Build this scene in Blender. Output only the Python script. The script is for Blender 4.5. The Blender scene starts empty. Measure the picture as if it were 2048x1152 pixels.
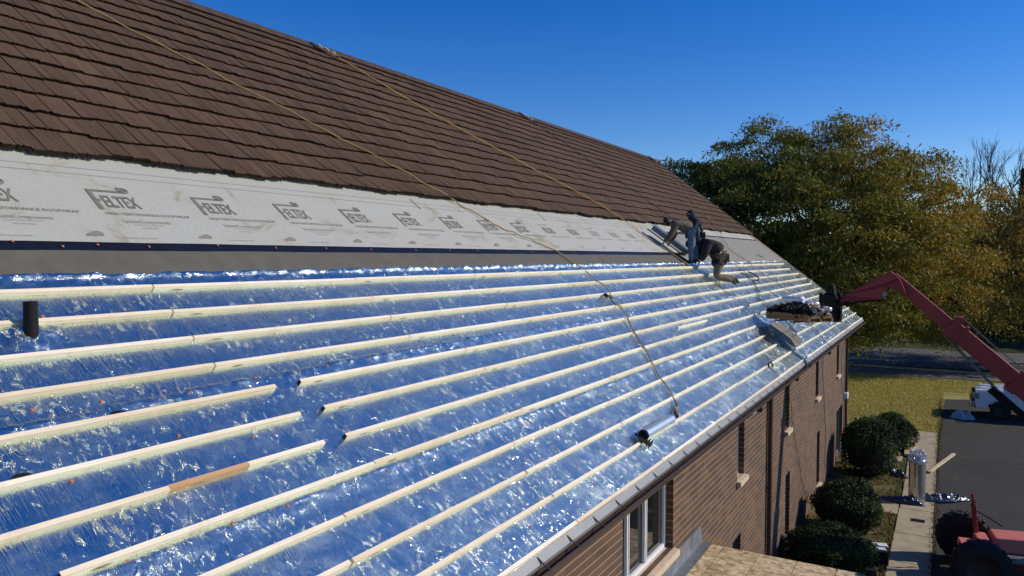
import bpy, bmesh, math, random
import numpy as np
from mathutils import Vector, Matrix, noise, Quaternion
random.seed(7); rng = np.random.default_rng(7)
sc = bpy.context.scene
col = sc.collection
# ------------------------------------------------------------ camera, sky, sun
YAW, PITCH, TH = 0.5311107568928912, 0.04130031095557861, 0.6657322739310932
CZ = 8.3
F = Vector((math.cos(YAW)*math.cos(PITCH), math.sin(YAW)*math.cos(PITCH), -math.sin(PITCH)))
RT = Vector((math.sin(YAW), -math.cos(YAW), 0)); UP = RT.cross(F)
cd = bpy.data.cameras.new("camera"); cam = bpy.data.objects.new("camera", cd); col.objects.link(cam)
m = Matrix((RT, UP, -F)).transposed().to_4x4(); m.translation = (0, 0, CZ); cam.matrix_world = m
cd.sensor_width = 36; cd.lens = 1480.0/2048*36; cd.clip_end = 3000; cd.clip_start = 0.05
sc.camera = cam
SAZ, SEL = math.radians(28), math.radians(31)          # azimuth measured from -Y towards +X
SUN = Vector((math.cos(SEL)*math.sin(SAZ), -math.cos(SEL)*math.cos(SAZ), math.sin(SEL)))
w = bpy.data.worlds.new("World"); sc.world = w; w.use_nodes = True
nt = w.node_tree; nt.nodes.clear()
sky = nt.nodes.new("ShaderNodeTexSky"); sky.sky_type = 'NISHITA'; sky.sun_disc = False
sky.sun_elevation = SEL; sky.sun_rotation = math.radians(180) - SAZ
sky.altitude = 300; sky.air_density = 1.0; sky.dust_density = 0.0; sky.ozone_density = 4.0
hs = nt.nodes.new("ShaderNodeHueSaturation"); hs.inputs['Hue'].default_value = .518; hs.inputs['Saturation'].default_value = 1.38; hs.inputs['Value'].default_value = 1.52
bg = nt.nodes.new("ShaderNodeBackground"); bg.inputs[1].default_value = 0.085
wo = nt.nodes.new("ShaderNodeOutputWorld")
nt.links.new(sky.outputs[0], hs.inputs['Color']); nt.links.new(hs.outputs[0], bg.inputs[0]); nt.links.new(bg.outputs[0], wo.inputs[0])
ld = bpy.data.lights.new("sun", 'SUN'); ld.energy = 4.2; ld.angle = math.radians(0.5); ld.color = (1, 0.93, 0.82)
lo = bpy.data.objects.new("sun", ld); col.objects.link(lo); lo.rotation_euler = SUN.to_track_quat('Z', 'Y').to_euler()
sc.view_settings.view_transform = 'Standard'; sc.view_settings.look = 'None'; sc.view_settings.exposure = 0.0; sc.view_settings.gamma = 1

# ------------------------------------------------------------ helpers
def V(*a): return Vector(a)
S = 0.368; Y6, Z6 = 5.045424177982301, CZ - 1.3922163218141712
CT, ST = math.cos(TH), math.sin(TH)
def RP(X, v, h=0.0):
    """point on the roof: X along the ridge, v in batten rows down the slope, h metres above the batten tops"""
    q = (v - 6)*S
    return (X, Y6 - q*CT - h*ST, Z6 - q*ST + h*CT)
class MB:
    def __init__(s): s.v = []; s.f = []; s.mi = []
    def poly(s, pts, mi=0):
        n = len(s.v); s.v += [tuple(p) for p in pts]; s.f.append(tuple(range(n, n+len(pts)))); s.mi.append(mi)
    def hexa(s, p, mi=0):      # 8 points: bottom 4 (ccw from above), top 4
        n = len(s.v); s.v += [tuple(q) for q in p]
        for f in ((3,2,1,0),(4,5,6,7),(0,1,5,4),(1,2,6,5),(2,3,7,6),(3,0,4,7)):
            s.f.append(tuple(n+i for i in f)); s.mi.append(mi)
    def box(s, a, b, mi=0):
        (x0,y0,z0),(x1,y1,z1) = a, b
        s.hexa([(x0,y0,z0),(x1,y0,z0),(x1,y1,z0),(x0,y1,z0),(x0,y0,z1),(x1,y0,z1),(x1,y1,z1),(x0,y1,z1)], mi)
    def rbox(s, X0, X1, v0, v1, h0, h1, mi=0):   # box in roof space; v grows down-slope
        P = RP
        s.hexa([P(X0,v1,h0),P(X1,v1,h0),P(X1,v0,h0),P(X0,v0,h0),P(X0,v1,h1),P(X1,v1,h1),P(X1,v0,h1),P(X0,v0,h1)], mi)
    def obox(s, c, ax, ay, az, mi=0):            # oriented box: centre and three half-axis vectors
        c, ax, ay, az = map(Vector, (c, ax, ay, az))
        s.hexa([c-ax-ay-az, c+ax-ay-az, c+ax+ay-az, c-ax+ay-az, c-ax-ay+az, c+ax-ay+az, c+ax+ay+az, c-ax+ay+az], mi)
    def beam(s, a, b, w_, h_, up=(0,0,1), mi=0):
        a, b = Vector(a), Vector(b); d = (b-a).normalized(); u = Vector(up); r = d.cross(u).normalized(); u = r.cross(d)
        s.obox((a+b)/2, (b-a)/2, r*w_/2, u*h_/2, mi)
    def tube(s, pts, r, n=8, mi=0, cap=True):
        pts = [Vector(p) for p in pts]; N = len(pts)
        rs = r if isinstance(r, (list, tuple)) else [r]*N
        prev = None; base = len(s.v)
        for i, p in enumerate(pts):
            d = (pts[min(i+1,N-1)] - pts[max(i-1,0)]).normalized()
            if prev is None:
                a = Vector((0,0,1)) if abs(d.z) < .9 else Vector((1,0,0)); u = d.cross(a).normalized()
            else:
                u = (prev - d*prev.dot(d)); u = u.normalized() if u.length > 1e-6 else d.orthogonal().normalized()
            prev = u; w_ = d.cross(u)
            for k in range(n):
                t = 2*math.pi*k/n; s.v.append(tuple(p + (u*math.cos(t) + w_*math.sin(t))*rs[i]))
        for i in range(N-1):
            for k in range(n):
                a = base+i*n+k; b = base+i*n+(k+1)%n
                s.f.append((a, b, b+n, a+n)); s.mi.append(mi)
        if cap:
            s.f.append(tuple(base+k for k in range(n))[::-1]); s.mi.append(mi)
            s.f.append(tuple(base+(N-1)*n+k for k in range(n))); s.mi.append(mi)
    def cyl(s, a, b, r0, r1=None, n=16, mi=0): s.tube([a, b], [r0, r0 if r1 is None else r1], n, mi)
    def revolve(s, prof, c, axis, n=24, mi=0):   # prof: (radius, offset along axis)
        axis = Vector(axis).normalized(); u = axis.orthogonal().normalized(); w_ = axis.cross(u); c = Vector(c); b = len(s.v)
        for r, t in prof:
            for k in range(n):
                a = 2*math.pi*k/n; s.v.append(tuple(c + axis*t + (u*math.cos(a)+w_*math.sin(a))*r))
        for i in range(len(prof)-1):
            for k in range(n):
                p = b+i*n+k; q = b+i*n+(k+1)%n; s.f.append((p, q, q+n, p+n)); s.mi.append(mi)
    def prism(s, poly, off, mi=0):               # extrude a 3D polygon by a vector
        off = Vector(off); n = len(s.v); N = len(poly)
        s.v += [tuple(p) for p in poly] + [tuple(Vector(p)+off) for p in poly]
        s.f.append(tuple(n+i for i in range(N))[::-1]); s.f.append(tuple(n+N+i for i in range(N))); s.mi += [mi, mi]
        for i in range(N):
            j = (i+1) % N; s.f.append((n+i, n+j, n+N+j, n+N+i)); s.mi.append(mi)
    def build(s, name, mats, parent=None, smooth=False, bevel=0, origin=None):
        me = bpy.data.meshes.new(name)
        vs = s.v
        loc = Vector((0,0,0))
        if origin is not None: loc = Vector(origin); vs = [tuple(Vector(p)-loc) for p in vs]
        me.from_pydata(vs, [], s.f)
        mats = mats if isinstance(mats, (list, tuple)) else [mats]
        for mm in mats: me.materials.append(mm)
        me.polygons.foreach_set('material_index', s.mi)
        if smooth: me.polygons.foreach_set('use_smooth', [True]*len(s.f))
        o = bpy.data.objects.new(name, me); col.objects.link(o); o.location = loc
        if bevel:
            b = o.modifiers.new('bevel', 'BEVEL'); b.width = bevel; b.segments = 2; b.limit_method = 'ANGLE'
        if parent is not None: setpar(o, parent)
        return o
def setpar(o, par):
    o.parent = par; o.matrix_parent_inverse = world_of(par).inverted()
def world_of(o):
    mb = Matrix.LocRotScale(o.location, o.rotation_euler, o.scale)
    return mb if o.parent is None else world_of(o.parent) @ o.matrix_parent_inverse @ mb
def tag(o, label=None, cat=None, group=None, kind=None):
    if label: o['label'] = label
    if cat: o['category'] = cat
    if group: o['group'] = group
    if kind: o['kind'] = kind
    return o
def empty(name, loc, label, cat, group=None, rz=0):
    o = bpy.data.objects.new(name, None); col.objects.link(o); o.location = loc; o.rotation_euler = (0,0,rz); o.empty_display_size = .2
    return tag(o, label, cat, group)
def quads_mesh(name, verts, mats, parent=None, cols=None, nv=4, origin=None):
    """fast mesh of separate nv-gons: verts (N, nv, 3)"""
    N = len(verts); me = bpy.data.meshes.new(name); fl = verts.reshape(-1, 3).astype(np.float32)
    if origin is not None: fl = fl - np.array(origin, np.float32)
    me.vertices.add(N*nv); me.vertices.foreach_set('co', fl.ravel())
    me.loops.add(N*nv); me.loops.foreach_set('vertex_index', np.arange(N*nv, dtype=np.int32))
    me.polygons.add(N); me.polygons.foreach_set('loop_start', np.arange(0, N*nv, nv, dtype=np.int32))
    try: me.polygons.foreach_set('loop_total', np.full(N, nv, np.int32))
    except Exception: pass
    me.update(calc_edges=True)
    if cols is not None:
        ca = me.color_attributes.new('tint', 'FLOAT_COLOR', 'POINT'); c4 = np.ones((N*nv, 4), np.float32); c4[:, :3] = np.repeat(cols, nv, 0)
        ca.data.foreach_set('color', c4.ravel())
    for mm in (mats if isinstance(mats, list) else [mats]): me.materials.append(mm)
    o = bpy.data.objects.new(name, me); col.objects.link(o)
    if origin is not None: o.location = origin
    if parent is not None: setpar(o, parent)
    return o

# ------------------------------------------------------------ materials
class NM:
    def __init__(s, name):
        s.m = bpy.data.materials.new(name); s.m.use_nodes = True; s.t = s.m.node_tree; s.t.nodes.clear()
        s.out = s.n('OutputMaterial'); s.b = s.n('BsdfPrincipled'); s.l(s.b.outputs[0], s.out.inputs[0])
    def n(s, t, **k):
        nd = s.t.nodes.new('ShaderNode'+t)
        for a, b in k.items(): setattr(nd, a, b)
        return nd
    def l(s, a, b): s.t.links.new(a, b)
    def set(s, **k):
        for a, b in k.items():
            i = s.b.inputs[a.replace('_', ' ')]
            if hasattr(b, 'links') or hasattr(b, 'is_linked'): s.l(b, i)
            else: i.default_value = (*b, 1) if isinstance(b, tuple) and len(b) == 3 else b
        return s
    def coord(s, scale=(1,1,1), kind='Object', rot=(0,0,0)):
        tc = s.n('TexCoord'); mp = s.n('Mapping'); mp.inputs['Scale'].default_value = scale; mp.inputs['Rotation'].default_value = rot
        s.l(tc.outputs[kind], mp.inputs[0]); return mp.outputs[0]
    def noise(s, vec, scale, detail=4, rough=.55, dist=0):
        nd = s.n('TexNoise'); nd.inputs['Scale'].default_value = scale; nd.inputs['Detail'].default_value = detail
        nd.inputs['Roughness'].default_value = rough; nd.inputs['Distortion'].default_value = dist
        s.l(vec, nd.inputs['Vector']); return nd.outputs['Fac']
    def ramp(s, fac, stops, interp='LINEAR'):
        r = s.n('ValToRGB'); e = r.color_ramp.elements; r.color_ramp.interpolation = interp
        while len(e) > len(stops): e.remove(e[-1])
        while len(e) < len(stops): e.new(.5)
        for el, (p, c) in zip(e, stops): el.position = p; el.color = (*c, 1) if not isinstance(c, (int, float)) else (c, c, c, 1)
        s.l(fac, r.inputs[0]); return r.outputs[0]
    def mix(s, fac, a, b, mode='MIX'):
        x = s.n('Mix', data_type='RGBA', blend_type=mode)
        for i, val in ((0, fac), (6, a), (7, b)):
            if hasattr(val, 'is_linked'): s.l(val, x.inputs[i])
            else: x.inputs[i].default_value = (*val, 1) if isinstance(val, tuple) else val
        return x.outputs[2]
    def math(s, op, a, b=None, c=None):
        x = s.n('Math', operation=op)
        for i, val in enumerate((a, b, c)):
            if val is None: continue
            if hasattr(val, 'is_linked'): s.l(val, x.inputs[i])
            else: x.inputs[i].default_value = val
        return x.outputs[0]
    def bump(s, h, strength=.5, dist=.01, nrm=None):
        x = s.n('Bump'); x.inputs['Strength'].default_value = strength if not hasattr(strength, 'is_linked') else 1
        if hasattr(strength, 'is_linked'): s.l(strength, x.inputs['Strength'])
        x.inputs['Distance'].default_value = dist; s.l(h, x.inputs['Height'])
        if nrm is not None: s.l(nrm, x.inputs['Normal'])
        return x.outputs[0]
def simple(name, c, rough=.7, metal=0, var=.25, scale=8, bump=.2, spec=.5):
    n = NM(name); v = n.coord(); f = n.noise(v, scale, 5)
    cc = n.ramp(f, [(.3, tuple(x*(1-var) for x in c)), (.7, tuple(min(1, x*(1+var)) for x in c))])
    n.set(Base_Color=cc, Roughness=rough, Metallic=metal)
    n.b.inputs['Specular IOR Level'].default_value = spec
    if bump: n.set(Normal=n.bump(n.noise(v, scale*6, 4), bump, .01))
    return n.m

def mat_foil():
    n = NM('foil'); rr = n.coord((1,1,1), rot=(-TH,0,0))     # roof-aligned: x along, y up-slope
    def mp(sc_):
        x = n.n('Mapping'); x.inputs['Scale'].default_value = sc_; n.l(rr, x.inputs[0]); return x.outputs[0]
    crepe = n.noise(mp((1, .055, 1)), 100, 2, .6, .9)
    cross = n.noise(mp((.2, 1, 1)), 120, 2, .5, .3)
    crink = n.noise(mp((1, .30, 1)), 120, 3, .7, .8)
    crum = n.noise(mp((1, .45, 1)), 11, 4, .6, .8)
    patch = n.ramp(n.noise(mp((.7, 1.3, 1)), 1.7, 5, .7, .6), [(.46, 0.0), (.62, 1.0)])
    patch2 = n.ramp(n.noise(mp((1, .45, 1)), 19, 3, .65, .6), [(.53, 0.0), (.64, 1.0)])
    pm = n.math('MULTIPLY', n.math('ADD', patch, .28), n.math('ADD', patch2, .05))
    n1 = n.bump(crepe, .8, .006)
    n2 = n.bump(cross, .08, .004, n1)
    n3 = n.bump(crum, .09, .009, n2)
    n4 = n.bump(crink, n.math('MINIMUM', pm, 1.0), .026, n3)
    ridge = n.math('ABSOLUTE', n.math('SUBTRACT', n.noise(mp((1, .22, 1)), 3.2, 4, .6, .6), .5))
    rl = n.ramp(ridge, [(0.0, 1.0), (.012, 0.0)])
    n4 = n.bump(rl, .35, .012, n4)
    dust = n.ramp(n.noise(mp((1, 1, 1)), 2.6, 6, .65), [(.45, 0.0), (.75, .4)])
    cc = n.mix(dust, (.775, .88, .77), (.75, .80, .74))
    soft = n.ramp(n.noise(mp((.9, 1, 1)), 3.3, 6, .72, .5), [(.35, 0.0), (.85, 1.0)]); ro = n.math('MULTIPLY_ADD', soft, .20, .19)
    n.set(Base_Color=cc, Metallic=1.0, Roughness=ro, Normal=n4)
    return n.m
def mat_tile():
    n = NM('stone_coated_tile'); rr = n.coord((1,1,1), rot=(-TH,0,0))
    def mp(sc_):
        x = n.n('Mapping'); x.inputs['Scale'].default_value = sc_; n.l(rr, x.inputs[0]); return x.outputs[0]
    streak = n.noise(mp((1, .06, 1)), 42, 3, .6, .4)
    fine = n.noise(mp((1,1,1)), 160, 3, .7)
    big = n.noise(mp((1,.5,1)), 1.3, 4, .6)
    tint = n.n('Attribute'); tint.attribute_name = 'tint'
    c1 = n.ramp(big, [(.3, (.088, .052, .032)), (.7, (.124, .076, .047))])
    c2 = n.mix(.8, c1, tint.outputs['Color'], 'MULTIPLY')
    c3 = n.mix(n.ramp(streak, [(.3, 0.0), (.75, .5)]), c2, (.038, .026, .02))
    b1 = n.bump(streak, .9, .02); b2 = n.bump(fine, .5, .003, b1)
    n.set(Base_Color=c3, Roughness=.9, Normal=b2); n.b.inputs['Specular IOR Level'].default_value = .2
    return n.m
def mat_brick():
    n = NM('brick_wall'); tc = n.n('TexCoord'); sp = n.n('SeparateXYZ'); n.l(tc.outputs['Object'], sp.inputs[0])
    u = n.math('ADD', sp.outputs[0], sp.outputs[1]); cb = n.n('CombineXYZ'); n.l(u, cb.inputs[0]); n.l(sp.outputs[2], cb.inputs[1])
    H = .113; bt = n.n('TexBrick'); n.l(cb.outputs[0], bt.inputs['Vector'])
    for k, val in (('Color1', (.150,.080,.042,1)), ('Color2', (.068,.038,.025,1)), ('Mortar', (.05,.032,.024,1)), ('Scale', 1), ('Mortar Size', .0035), ('Mortar Smooth', .3), ('Bias', 0), ('Brick Width', .34), ('Row Height', H)):
        bt.inputs[k].default_value = val
    fr = n.math('FRACT', n.math('DIVIDE', sp.outputs[2], H))
    d = n.math('ABSOLUTE', n.math('SUBTRACT', fr, .5))
    wob = n.math('MULTIPLY', n.noise(cb.outputs[0], 9, 3), .03)
    mm = n.ramp(n.math('ADD', d, wob), [(.455, 0.0), (.472, 1.0)])
    gr = n.noise(cb.outputs[0], 70, 4, .7)
    bc = n.mix(n.ramp(gr, [(.3, 0.0), (.75, .55)]), bt.outputs['Color'], (.05, .03, .024))
    big = n.ramp(n.noise(cb.outputs[0], .5, 3), [(.3, (.85,.85,.85)), (.7, (1.2,1.15,1.05))])
    bc = n.mix(1.0, bc, big, 'MULTIPLY')
    cc = n.mix(mm, bc, (.34, .255, .16))
    hh = n.math('SUBTRACT', n.math('MULTIPLY', gr, .25), mm)
    n.set(Base_Color=cc, Roughness=.9, Normal=n.bump(hh, .6, .008)); return n.m
def mat_wood(name, base=(.87,.79,.64), dark=(.64,.51,.36), axis='X', knots=True, var=True):
    n = NM(name); v = n.coord((1,1,1)); x = n.n('Mapping'); x.inputs['Scale'].default_value = (.05,1,1) if axis == 'X' else (1,1,1)
    n.l(v, x.inputs[0]); g = n.noise(x.outputs[0], 60, 4, .6, .5); st = n.noise(x.outputs[0], 9, 3, .6)
    oi = n.n('ObjectInfo')
    c = n.mix(n.ramp(g, [(.35, 0.0), (.75, .35)]), base, dark)
    c = n.mix(n.ramp(st, [(.50, 0.0), (.66, .55)]), c, (base[0]*.8, base[1]*.66, base[2]*.5))
    stn = n.noise(v, 1.6, 5, .7, .4); c = n.mix(n.ramp(stn, [(.56, 0.0), (.72, .5)]), c, (base[0]*.62, base[1]*.48, base[2]*.36))
    if knots:
        vo = n.n('TexVoronoi'); vo.inputs['Scale'].default_value = 1; y = n.n('Mapping'); y.inputs['Scale'].default_value = (1.9, 9, 9)
        n.l(v, y.inputs[0]); n.l(y.outputs[0], vo.inputs['Vector'])
        c = n.mix(n.ramp(vo.outputs['Distance'], [(.12, .85), (.19, 0.0)]), c, (.14, .07, .035))
    if var:
        vr = n.ramp(oi.outputs['Random'], [(0, (.86,.80,.72)), (.3, (.97,.93,.87)), (.6, (1,1,1)), (1, (.93,.90,.84))]); c = n.mix(1.0, c, vr, 'MULTIPLY')
    n.set(Base_Color=c, Roughness=.75, Normal=n.bump(g, .25, .003)); n.b.inputs['Specular IOR Level'].default_value = .3
    return n.m
def mat_felt():
    n = NM('white_roofwrap'); v = n.coord()
    a = n.ramp(n.noise(v, 1.7, 6, .65, .8), [(.42, (.36,.358,.315)), (.58, (.355,.345,.29)), (.72, (.24,.20,.13))])
    s2 = n.ramp(n.noise(v, 40, 3), [(.35, (.93,.93,.93)), (.65, (1.04,1.04,1.04))])
    c = n.mix(1.0, a, s2, 'MULTIPLY')
    n.set(Base_Color=c, Roughness=.8, Normal=n.bump(n.noise(v, 4, 5, .6), .35, .02)); return n.m
def mat_osb():
    n = NM('osb_board'); v = n.coord((1,1,1)); vo = n.n('TexVoronoi'); vo.inputs['Scale'].default_value = 15; x = n.n('Mapping')
    x.inputs['Scale'].default_value = (1.1, .9, 1); x.inputs['Rotation'].default_value = (0,0,.5)
    dv = n.mix(.06, v, n.n('TexNoise').outputs['Color']); n.l(dv, x.inputs[0]); n.l(x.outputs[0], vo.inputs['Vector'])
    c = n.ramp(n.math('FRACT', n.math('MULTIPLY', vo.outputs['Color'], 1.0)), [(.05, (.30,.20,.10)), (.4, (.50,.37,.20)), (.6, (.60,.46,.27)), (.95, (.78,.64,.42))])
    st = n.ramp(n.noise(v, 1.1, 4), [(.35, (.72,.68,.60)), (.7, (1.1,1.07,1.02))])
    c = n.mix(1.0, c, st, 'MULTIPLY')
    n.set(Base_Color=c, Roughness=.8, Normal=n.bump(vo.outputs['Distance'], .2, .004)); return n.m
def mat_glass(name='window_glass'):
    n = NM(name); v = n.coord(); n.set(Base_Color=(.012,.014,.014), Roughness=.03, Metallic=0.0, Normal=n.bump(n.noise(v, .8, 2), .03, .05))
    n.b.inputs['Specular IOR Level'].default_value = 1.0; n.b.inputs['IOR'].default_value = 1.7; return n.m
def mat_asphalt():
    n = NM('asphalt'); v = n.coord(); f = n.noise(v, 120, 3, .8); g = n.noise(v, .35, 5, .6)
    c = n.ramp(g, [(.3, (.021,.018,.014)), (.7, (.034,.029,.021))]); sp_ = n.ramp(f, [(.45, (.75,.75,.75)), (.75, (1.9,1.85,1.8))])
    c = n.mix(1.0, c, sp_, 'MULTIPLY')
    x = n.n('Mapping'); x.inputs['Scale'].default_value = (1, .12, 1); n.l(v, x.inputs[0])
    cr = n.n('TexVoronoi', feature='DISTANCE_TO_EDGE'); cr.inputs['Scale'].default_value = .35
    dd = n.n('TexNoise'); dd.inputs['Scale'].default_value = 1.2; n.l(v, dd.inputs['Vector'])
    n.l(n.mix(.12, x.outputs[0], dd.outputs['Color']), cr.inputs['Vector'])
    c = n.mix(n.ramp(cr.outputs['Distance'], [(.002, .8), (.008, 0.0)]), c, (.010,.010,.010))
    n.set(Base_Color=c, Roughness=.9, Normal=n.bump(f, .5, .01)); return n.m
def mat_concrete():
    n = NM('concrete'); v = n.coord(); g = n.noise(v, 2.2, 6, .65); f = n.noise(v, 60, 3)
    c = n.ramp(g, [(.3, (.27,.215,.13)), (.5, (.37,.30,.185)), (.75, (.43,.36,.23))])
    c = n.mix(1.0, c, n.ramp(f, [(.3, (.85,.85,.85)), (.7, (1.1,1.1,1.1))]), 'MULTIPLY')
    n.set(Base_Color=c, Roughness=.9, Normal=n.bump(f, .3, .01)); return n.m
def mat_grass(name, a=(.13,.125,.035), b=(.26,.22,.085), c_=(.085,.06,.03)):
    n = NM(name); v = n.coord(); x = n.n('Mapping'); x.inputs['Scale'].default_value = (1.6,.35,1); n.l(v, x.inputs[0])
    g = n.noise(x.outputs[0], 1.1, 7, .72, .5); f = n.noise(x.outputs[0], 14, 5, .75); p = n.noise(v, .12, 3)
    c = n.ramp(g, [(.30, c_), (.42, a), (.62, b), (.85, (b[0]*1.25, b[1]*1.2, b[2]*1.3))])
    c = n.mix(1.0, c, n.ramp(f, [(.3, (.55,.55,.5)), (.7, (1.3,1.3,1.25))]), 'MULTIPLY')
    c = n.mix(n.ramp(p, [(.4, 0.0), (.65, .45)]), c, (.09,.10,.03))
    n.set(Base_Color=c, Roughness=.95, Normal=n.bump(f, .8, .05)); n.b.inputs['Specular IOR Level'].default_value = .1; return n.m
def mat_leaf(name):
    n = NM(name); at = n.n('Attribute'); at.attribute_name = 'tint'
    n.set(Base_Color=at.outputs['Color'], Roughness=.7); n.b.inputs['Specular IOR Level'].default_value = .25
    tr = n.n('BsdfTranslucent'); n.l(n.mix(1.0, at.outputs['Color'], (1.5,1.4,.6), 'MULTIPLY'), tr.inputs[0])
    mx = n.n('MixShader'); mx.inputs[0].default_value = .2; n.l(n.b.outputs[0], mx.inputs[1]); n.l(tr.outputs[0], mx.inputs[2]); n.l(mx.outputs[0], n.out.inputs[0])
    return n.m
M = dict(foil=mat_foil(), tile=mat_tile(), brick=mat_brick(), wood=mat_wood('pine_batten'), felt=mat_felt(), osb=mat_osb(), glass=mat_glass(),
    asphalt=mat_asphalt(), concrete=mat_concrete(), grass=mat_grass('lawn', (.30,.27,.085), (.46,.39,.15), (.18,.14,.065)), leaf=mat_leaf('leaves'),
    farlawn=mat_grass('far_lawn', (.04,.055,.018), (.07,.08,.03), (.03,.035,.02)),
    bed=mat_grass('dry_bed', (.13,.11,.045), (.24,.19,.09), (.07,.045,.03)),
    greyfelt=simple('grey_felt', (.098,.090,.070), .95, 0, .12, 5, .5), navy=simple('black_flap', (.006,.008,.015), .42, 0, .3, 6, .9, .25),
    deck=simple('old_deck', (.20,.165,.085), .45, 0, .2, 2, .3), brown=simple('brown_metal', (.045,.028,.022), .45, 0, .15, 4, .1),
    apron=simple('white_metal', (.29,.285,.265), .4, .2, .06, 3, .15), strap=simple('dark_strap', (.035,.028,.022), .5, .3), white=simple('white_paint', (.72,.72,.70), .4, 0, .04),
    sill=simple('limestone', (.52,.40,.27), .85, 0, .12, 6, .3), galv=simple('galvanised', (.20,.215,.225), .5, .5, .3, 5, .15),
    rope=simple('rope', (.40,.27,.10), .85, 0, .45, 60, .8), dkrope=simple('dark_rope', (.07,.055,.03), .85, 0, .45, 60, .6), greenrope=simple('green_cord', (.07,.085,.04), .8),
    bark=simple('bark', (.045,.035,.027), .95, 0, .35, 6, .8), cap=simple('orange_cap', (.45,.13,.07), .45, 0, .15, 20, 0),
    ink=simple('ink', (.15,.138,.11), .85, 0, .3, 30, 0), midink=simple('mid_ink', (.19,.175,.145), .85, 0, .3, 30, 0), lightink=simple('faint_ink', (.28,.265,.22), .85, 0, .2, 30, 0), black=simple('black_rubber', (.007,.007,.007), .7, 0, .2, 8, .2, .2),
    tyre=simple('tyre', (.015,.015,.015), .85, 0, .3, 12, .4), red=simple('red_paint', (.28,.022,.020), .5, 0, .18, 3, .12), redhood=simple('faded_red_paint', (.60,.17,.12), .5, 0, .12, 3, .1),
    chrome=simple('chrome', (.5,.5,.5), .2, 1), bluew=simple('pale_truck_paint', (.66,.71,.76), .25, .1, .03, 2, 0), lens=simple('lens', (.25,.27,.28), .15, .3),
    jeans=simple('denim', (.095,.15,.22), .9, 0, .3, 14, .4), tan=simple('tan_cloth', (.115,.085,.055), .9, 0, .25, 10, .5), navycloth=simple('navy_cloth', (.018,.020,.035), .9, 0, .3, 10, .5),
    blackcloth=simple('dark_plum_cloth', (.018,.014,.018), .9, 0, .3, 10, .5), khaki=simple('khaki_cloth', (.17,.13,.075), .9, 0, .3, 10, .5), skin=simple('skin', (.42,.23,.15), .6, 0, .1), boot=simple('boot', (.035,.025,.018), .7),
    hair=simple('dark_hair', (.02,.014,.01), .8), yellow=simple('yellow_plastic', (.60,.38,.04), .5), feltroll=simple('blue_grey_felt_roll', (.13,.17,.22), .7, 0, .2, 6, .4),
    silver=simple('silver_wrap', (.85,.86,.86), .5, .6, .1, 5, .9), hedge=None, pallet=mat_wood('weathered_pallet', (.26,.15,.08), (.10,.06,.035), 'X', False, False),
    shingle=simple('torn_shingle', (.02,.016,.013), .9, 0, .4, 10, .8), fluff=simple('torn_paper', (.55,.44,.30), .9, 0, .2), blackplastic=simple('black_plastic', (.03,.045,.07), .15, 0, .3, 8, .6), ply=mat_wood('plank', (.62,.52,.36), (.40,.30,.18)),
    roadc=simple('old_road', (.105,.098,.09), .9, 0, .2, .6, .3), road=simple('road_asphalt', (.085,.078,.068), .9, 0, .25, .5, .3), plaster=simple('pale_siding', (.45,.44,.40), .8), greyroof=simple('grey_roof', (.09,.085,.08), .9))
n = NM('clear_plastic'); v = n.coord(); n.set(Base_Color=(.5,.58,.68), Roughness=.12, Normal=n.bump(n.noise(v, 9, 5, .6, 1), .9, .05)); n.b.inputs['Alpha'].default_value = .55; M['clear'] = n.m
M['redwood'] = mat_wood('reddish_batten', (.56,.34,.19), (.30,.15,.07))
M['darkend'] = simple('dark_end_face', (.035,.024,.016), .9)  # near-black colour, used only on batten start faces at open ends
n = NM('fieldstone'); v = n.coord(); M['ridge'] = simple('ridge_cap', (.055,.032,.025), .9, 0, .3, 8, .6)

# ------------------------------------------------------------ the ground
def sheet(name, pts, z, mat, lab=None):
    b = MB(); b.poly([(x, y, z) for x, y in pts]); o = b.build(name, mat); tag(o, kind='structure'); return o
sheet('ground', [(-500,-700),(1200,-700),(1200,700),(-500,700)], 0, M['farlawn'])
sheet('lawn', [(39.9,.15),(49.9,-.06),(53,-9),(53,-60),(58.6,-60),(58.1,6),(57.5,60),(-30,60),(-30,3.7),(39.9,3.7)], .004, M['grass'])
sheet('planting_bed', [(-20,1.1),(39.9,1.5),(39.9,3.75),(-20,3.75)], .010, M['bed'])
sheet('parking_lot', [(-30,.19),(23,.19),(40,.12),(49.9,-.06),(52.0,-4),(52.5,-60),(-30,-60)], .006, M['asphalt'])
# sidewalk slabs and curb: one object with joints cut as gaps
b = MB(); xs = [-20,-17,-14,-11,-8,-5,-2,1,4,7,10,13,16,19,22.4,24.8,27.3,29.9,32.4,34.9,37.4,39.9]
for a, c in zip(xs[:-1], xs[1:]):
    b.box((a+.012,.20+random.uniform(-.015,.015),-.05), (c-.012,1.2+random.uniform(-.03,.03),.045))
b.box((26.6,1.22,-.05),(28.2,3.7,.03))
b.box((33.6,1.42,-.05),(35.2,3.9,.03))
tag(b.build('sidewalk', M['concrete'], bevel=.008), kind='structure')
sheet('street_sidewalk', [(58.1,60),(57.9,6),(59.2,-4.6),(60.5,-70),(63.5,-70),(62.3,-5),(61.2,6),(61,60)], .008, M['roadc'])
sheet('road', [(63.0,60),(63.3,6),(64.4,-5),(65.6,-70),(80,-70),(77,-5),(76,6),(76,60)], .008, M['road'])
b = MB(); b.box((61.9,-70,0),(62.15,60,.13)); tag(b.build('kerb', M['concrete']), kind='structure')

# ------------------------------------------------------------ the building
bld = empty('brick_building', (16, 3.7, 0), 'long brown brick building, its steep roof half stripped to blue foil and battens', 'building')
XW0, XW1, YW = -6.0, 34.9, 3.7
YR = Y6 + (6+22.15)*S*CT; ZR = Z6 + (6+22.15)*S*ST; XR0, XR1 = -3.0, 37.5
ZS = CZ - 3.02
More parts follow.
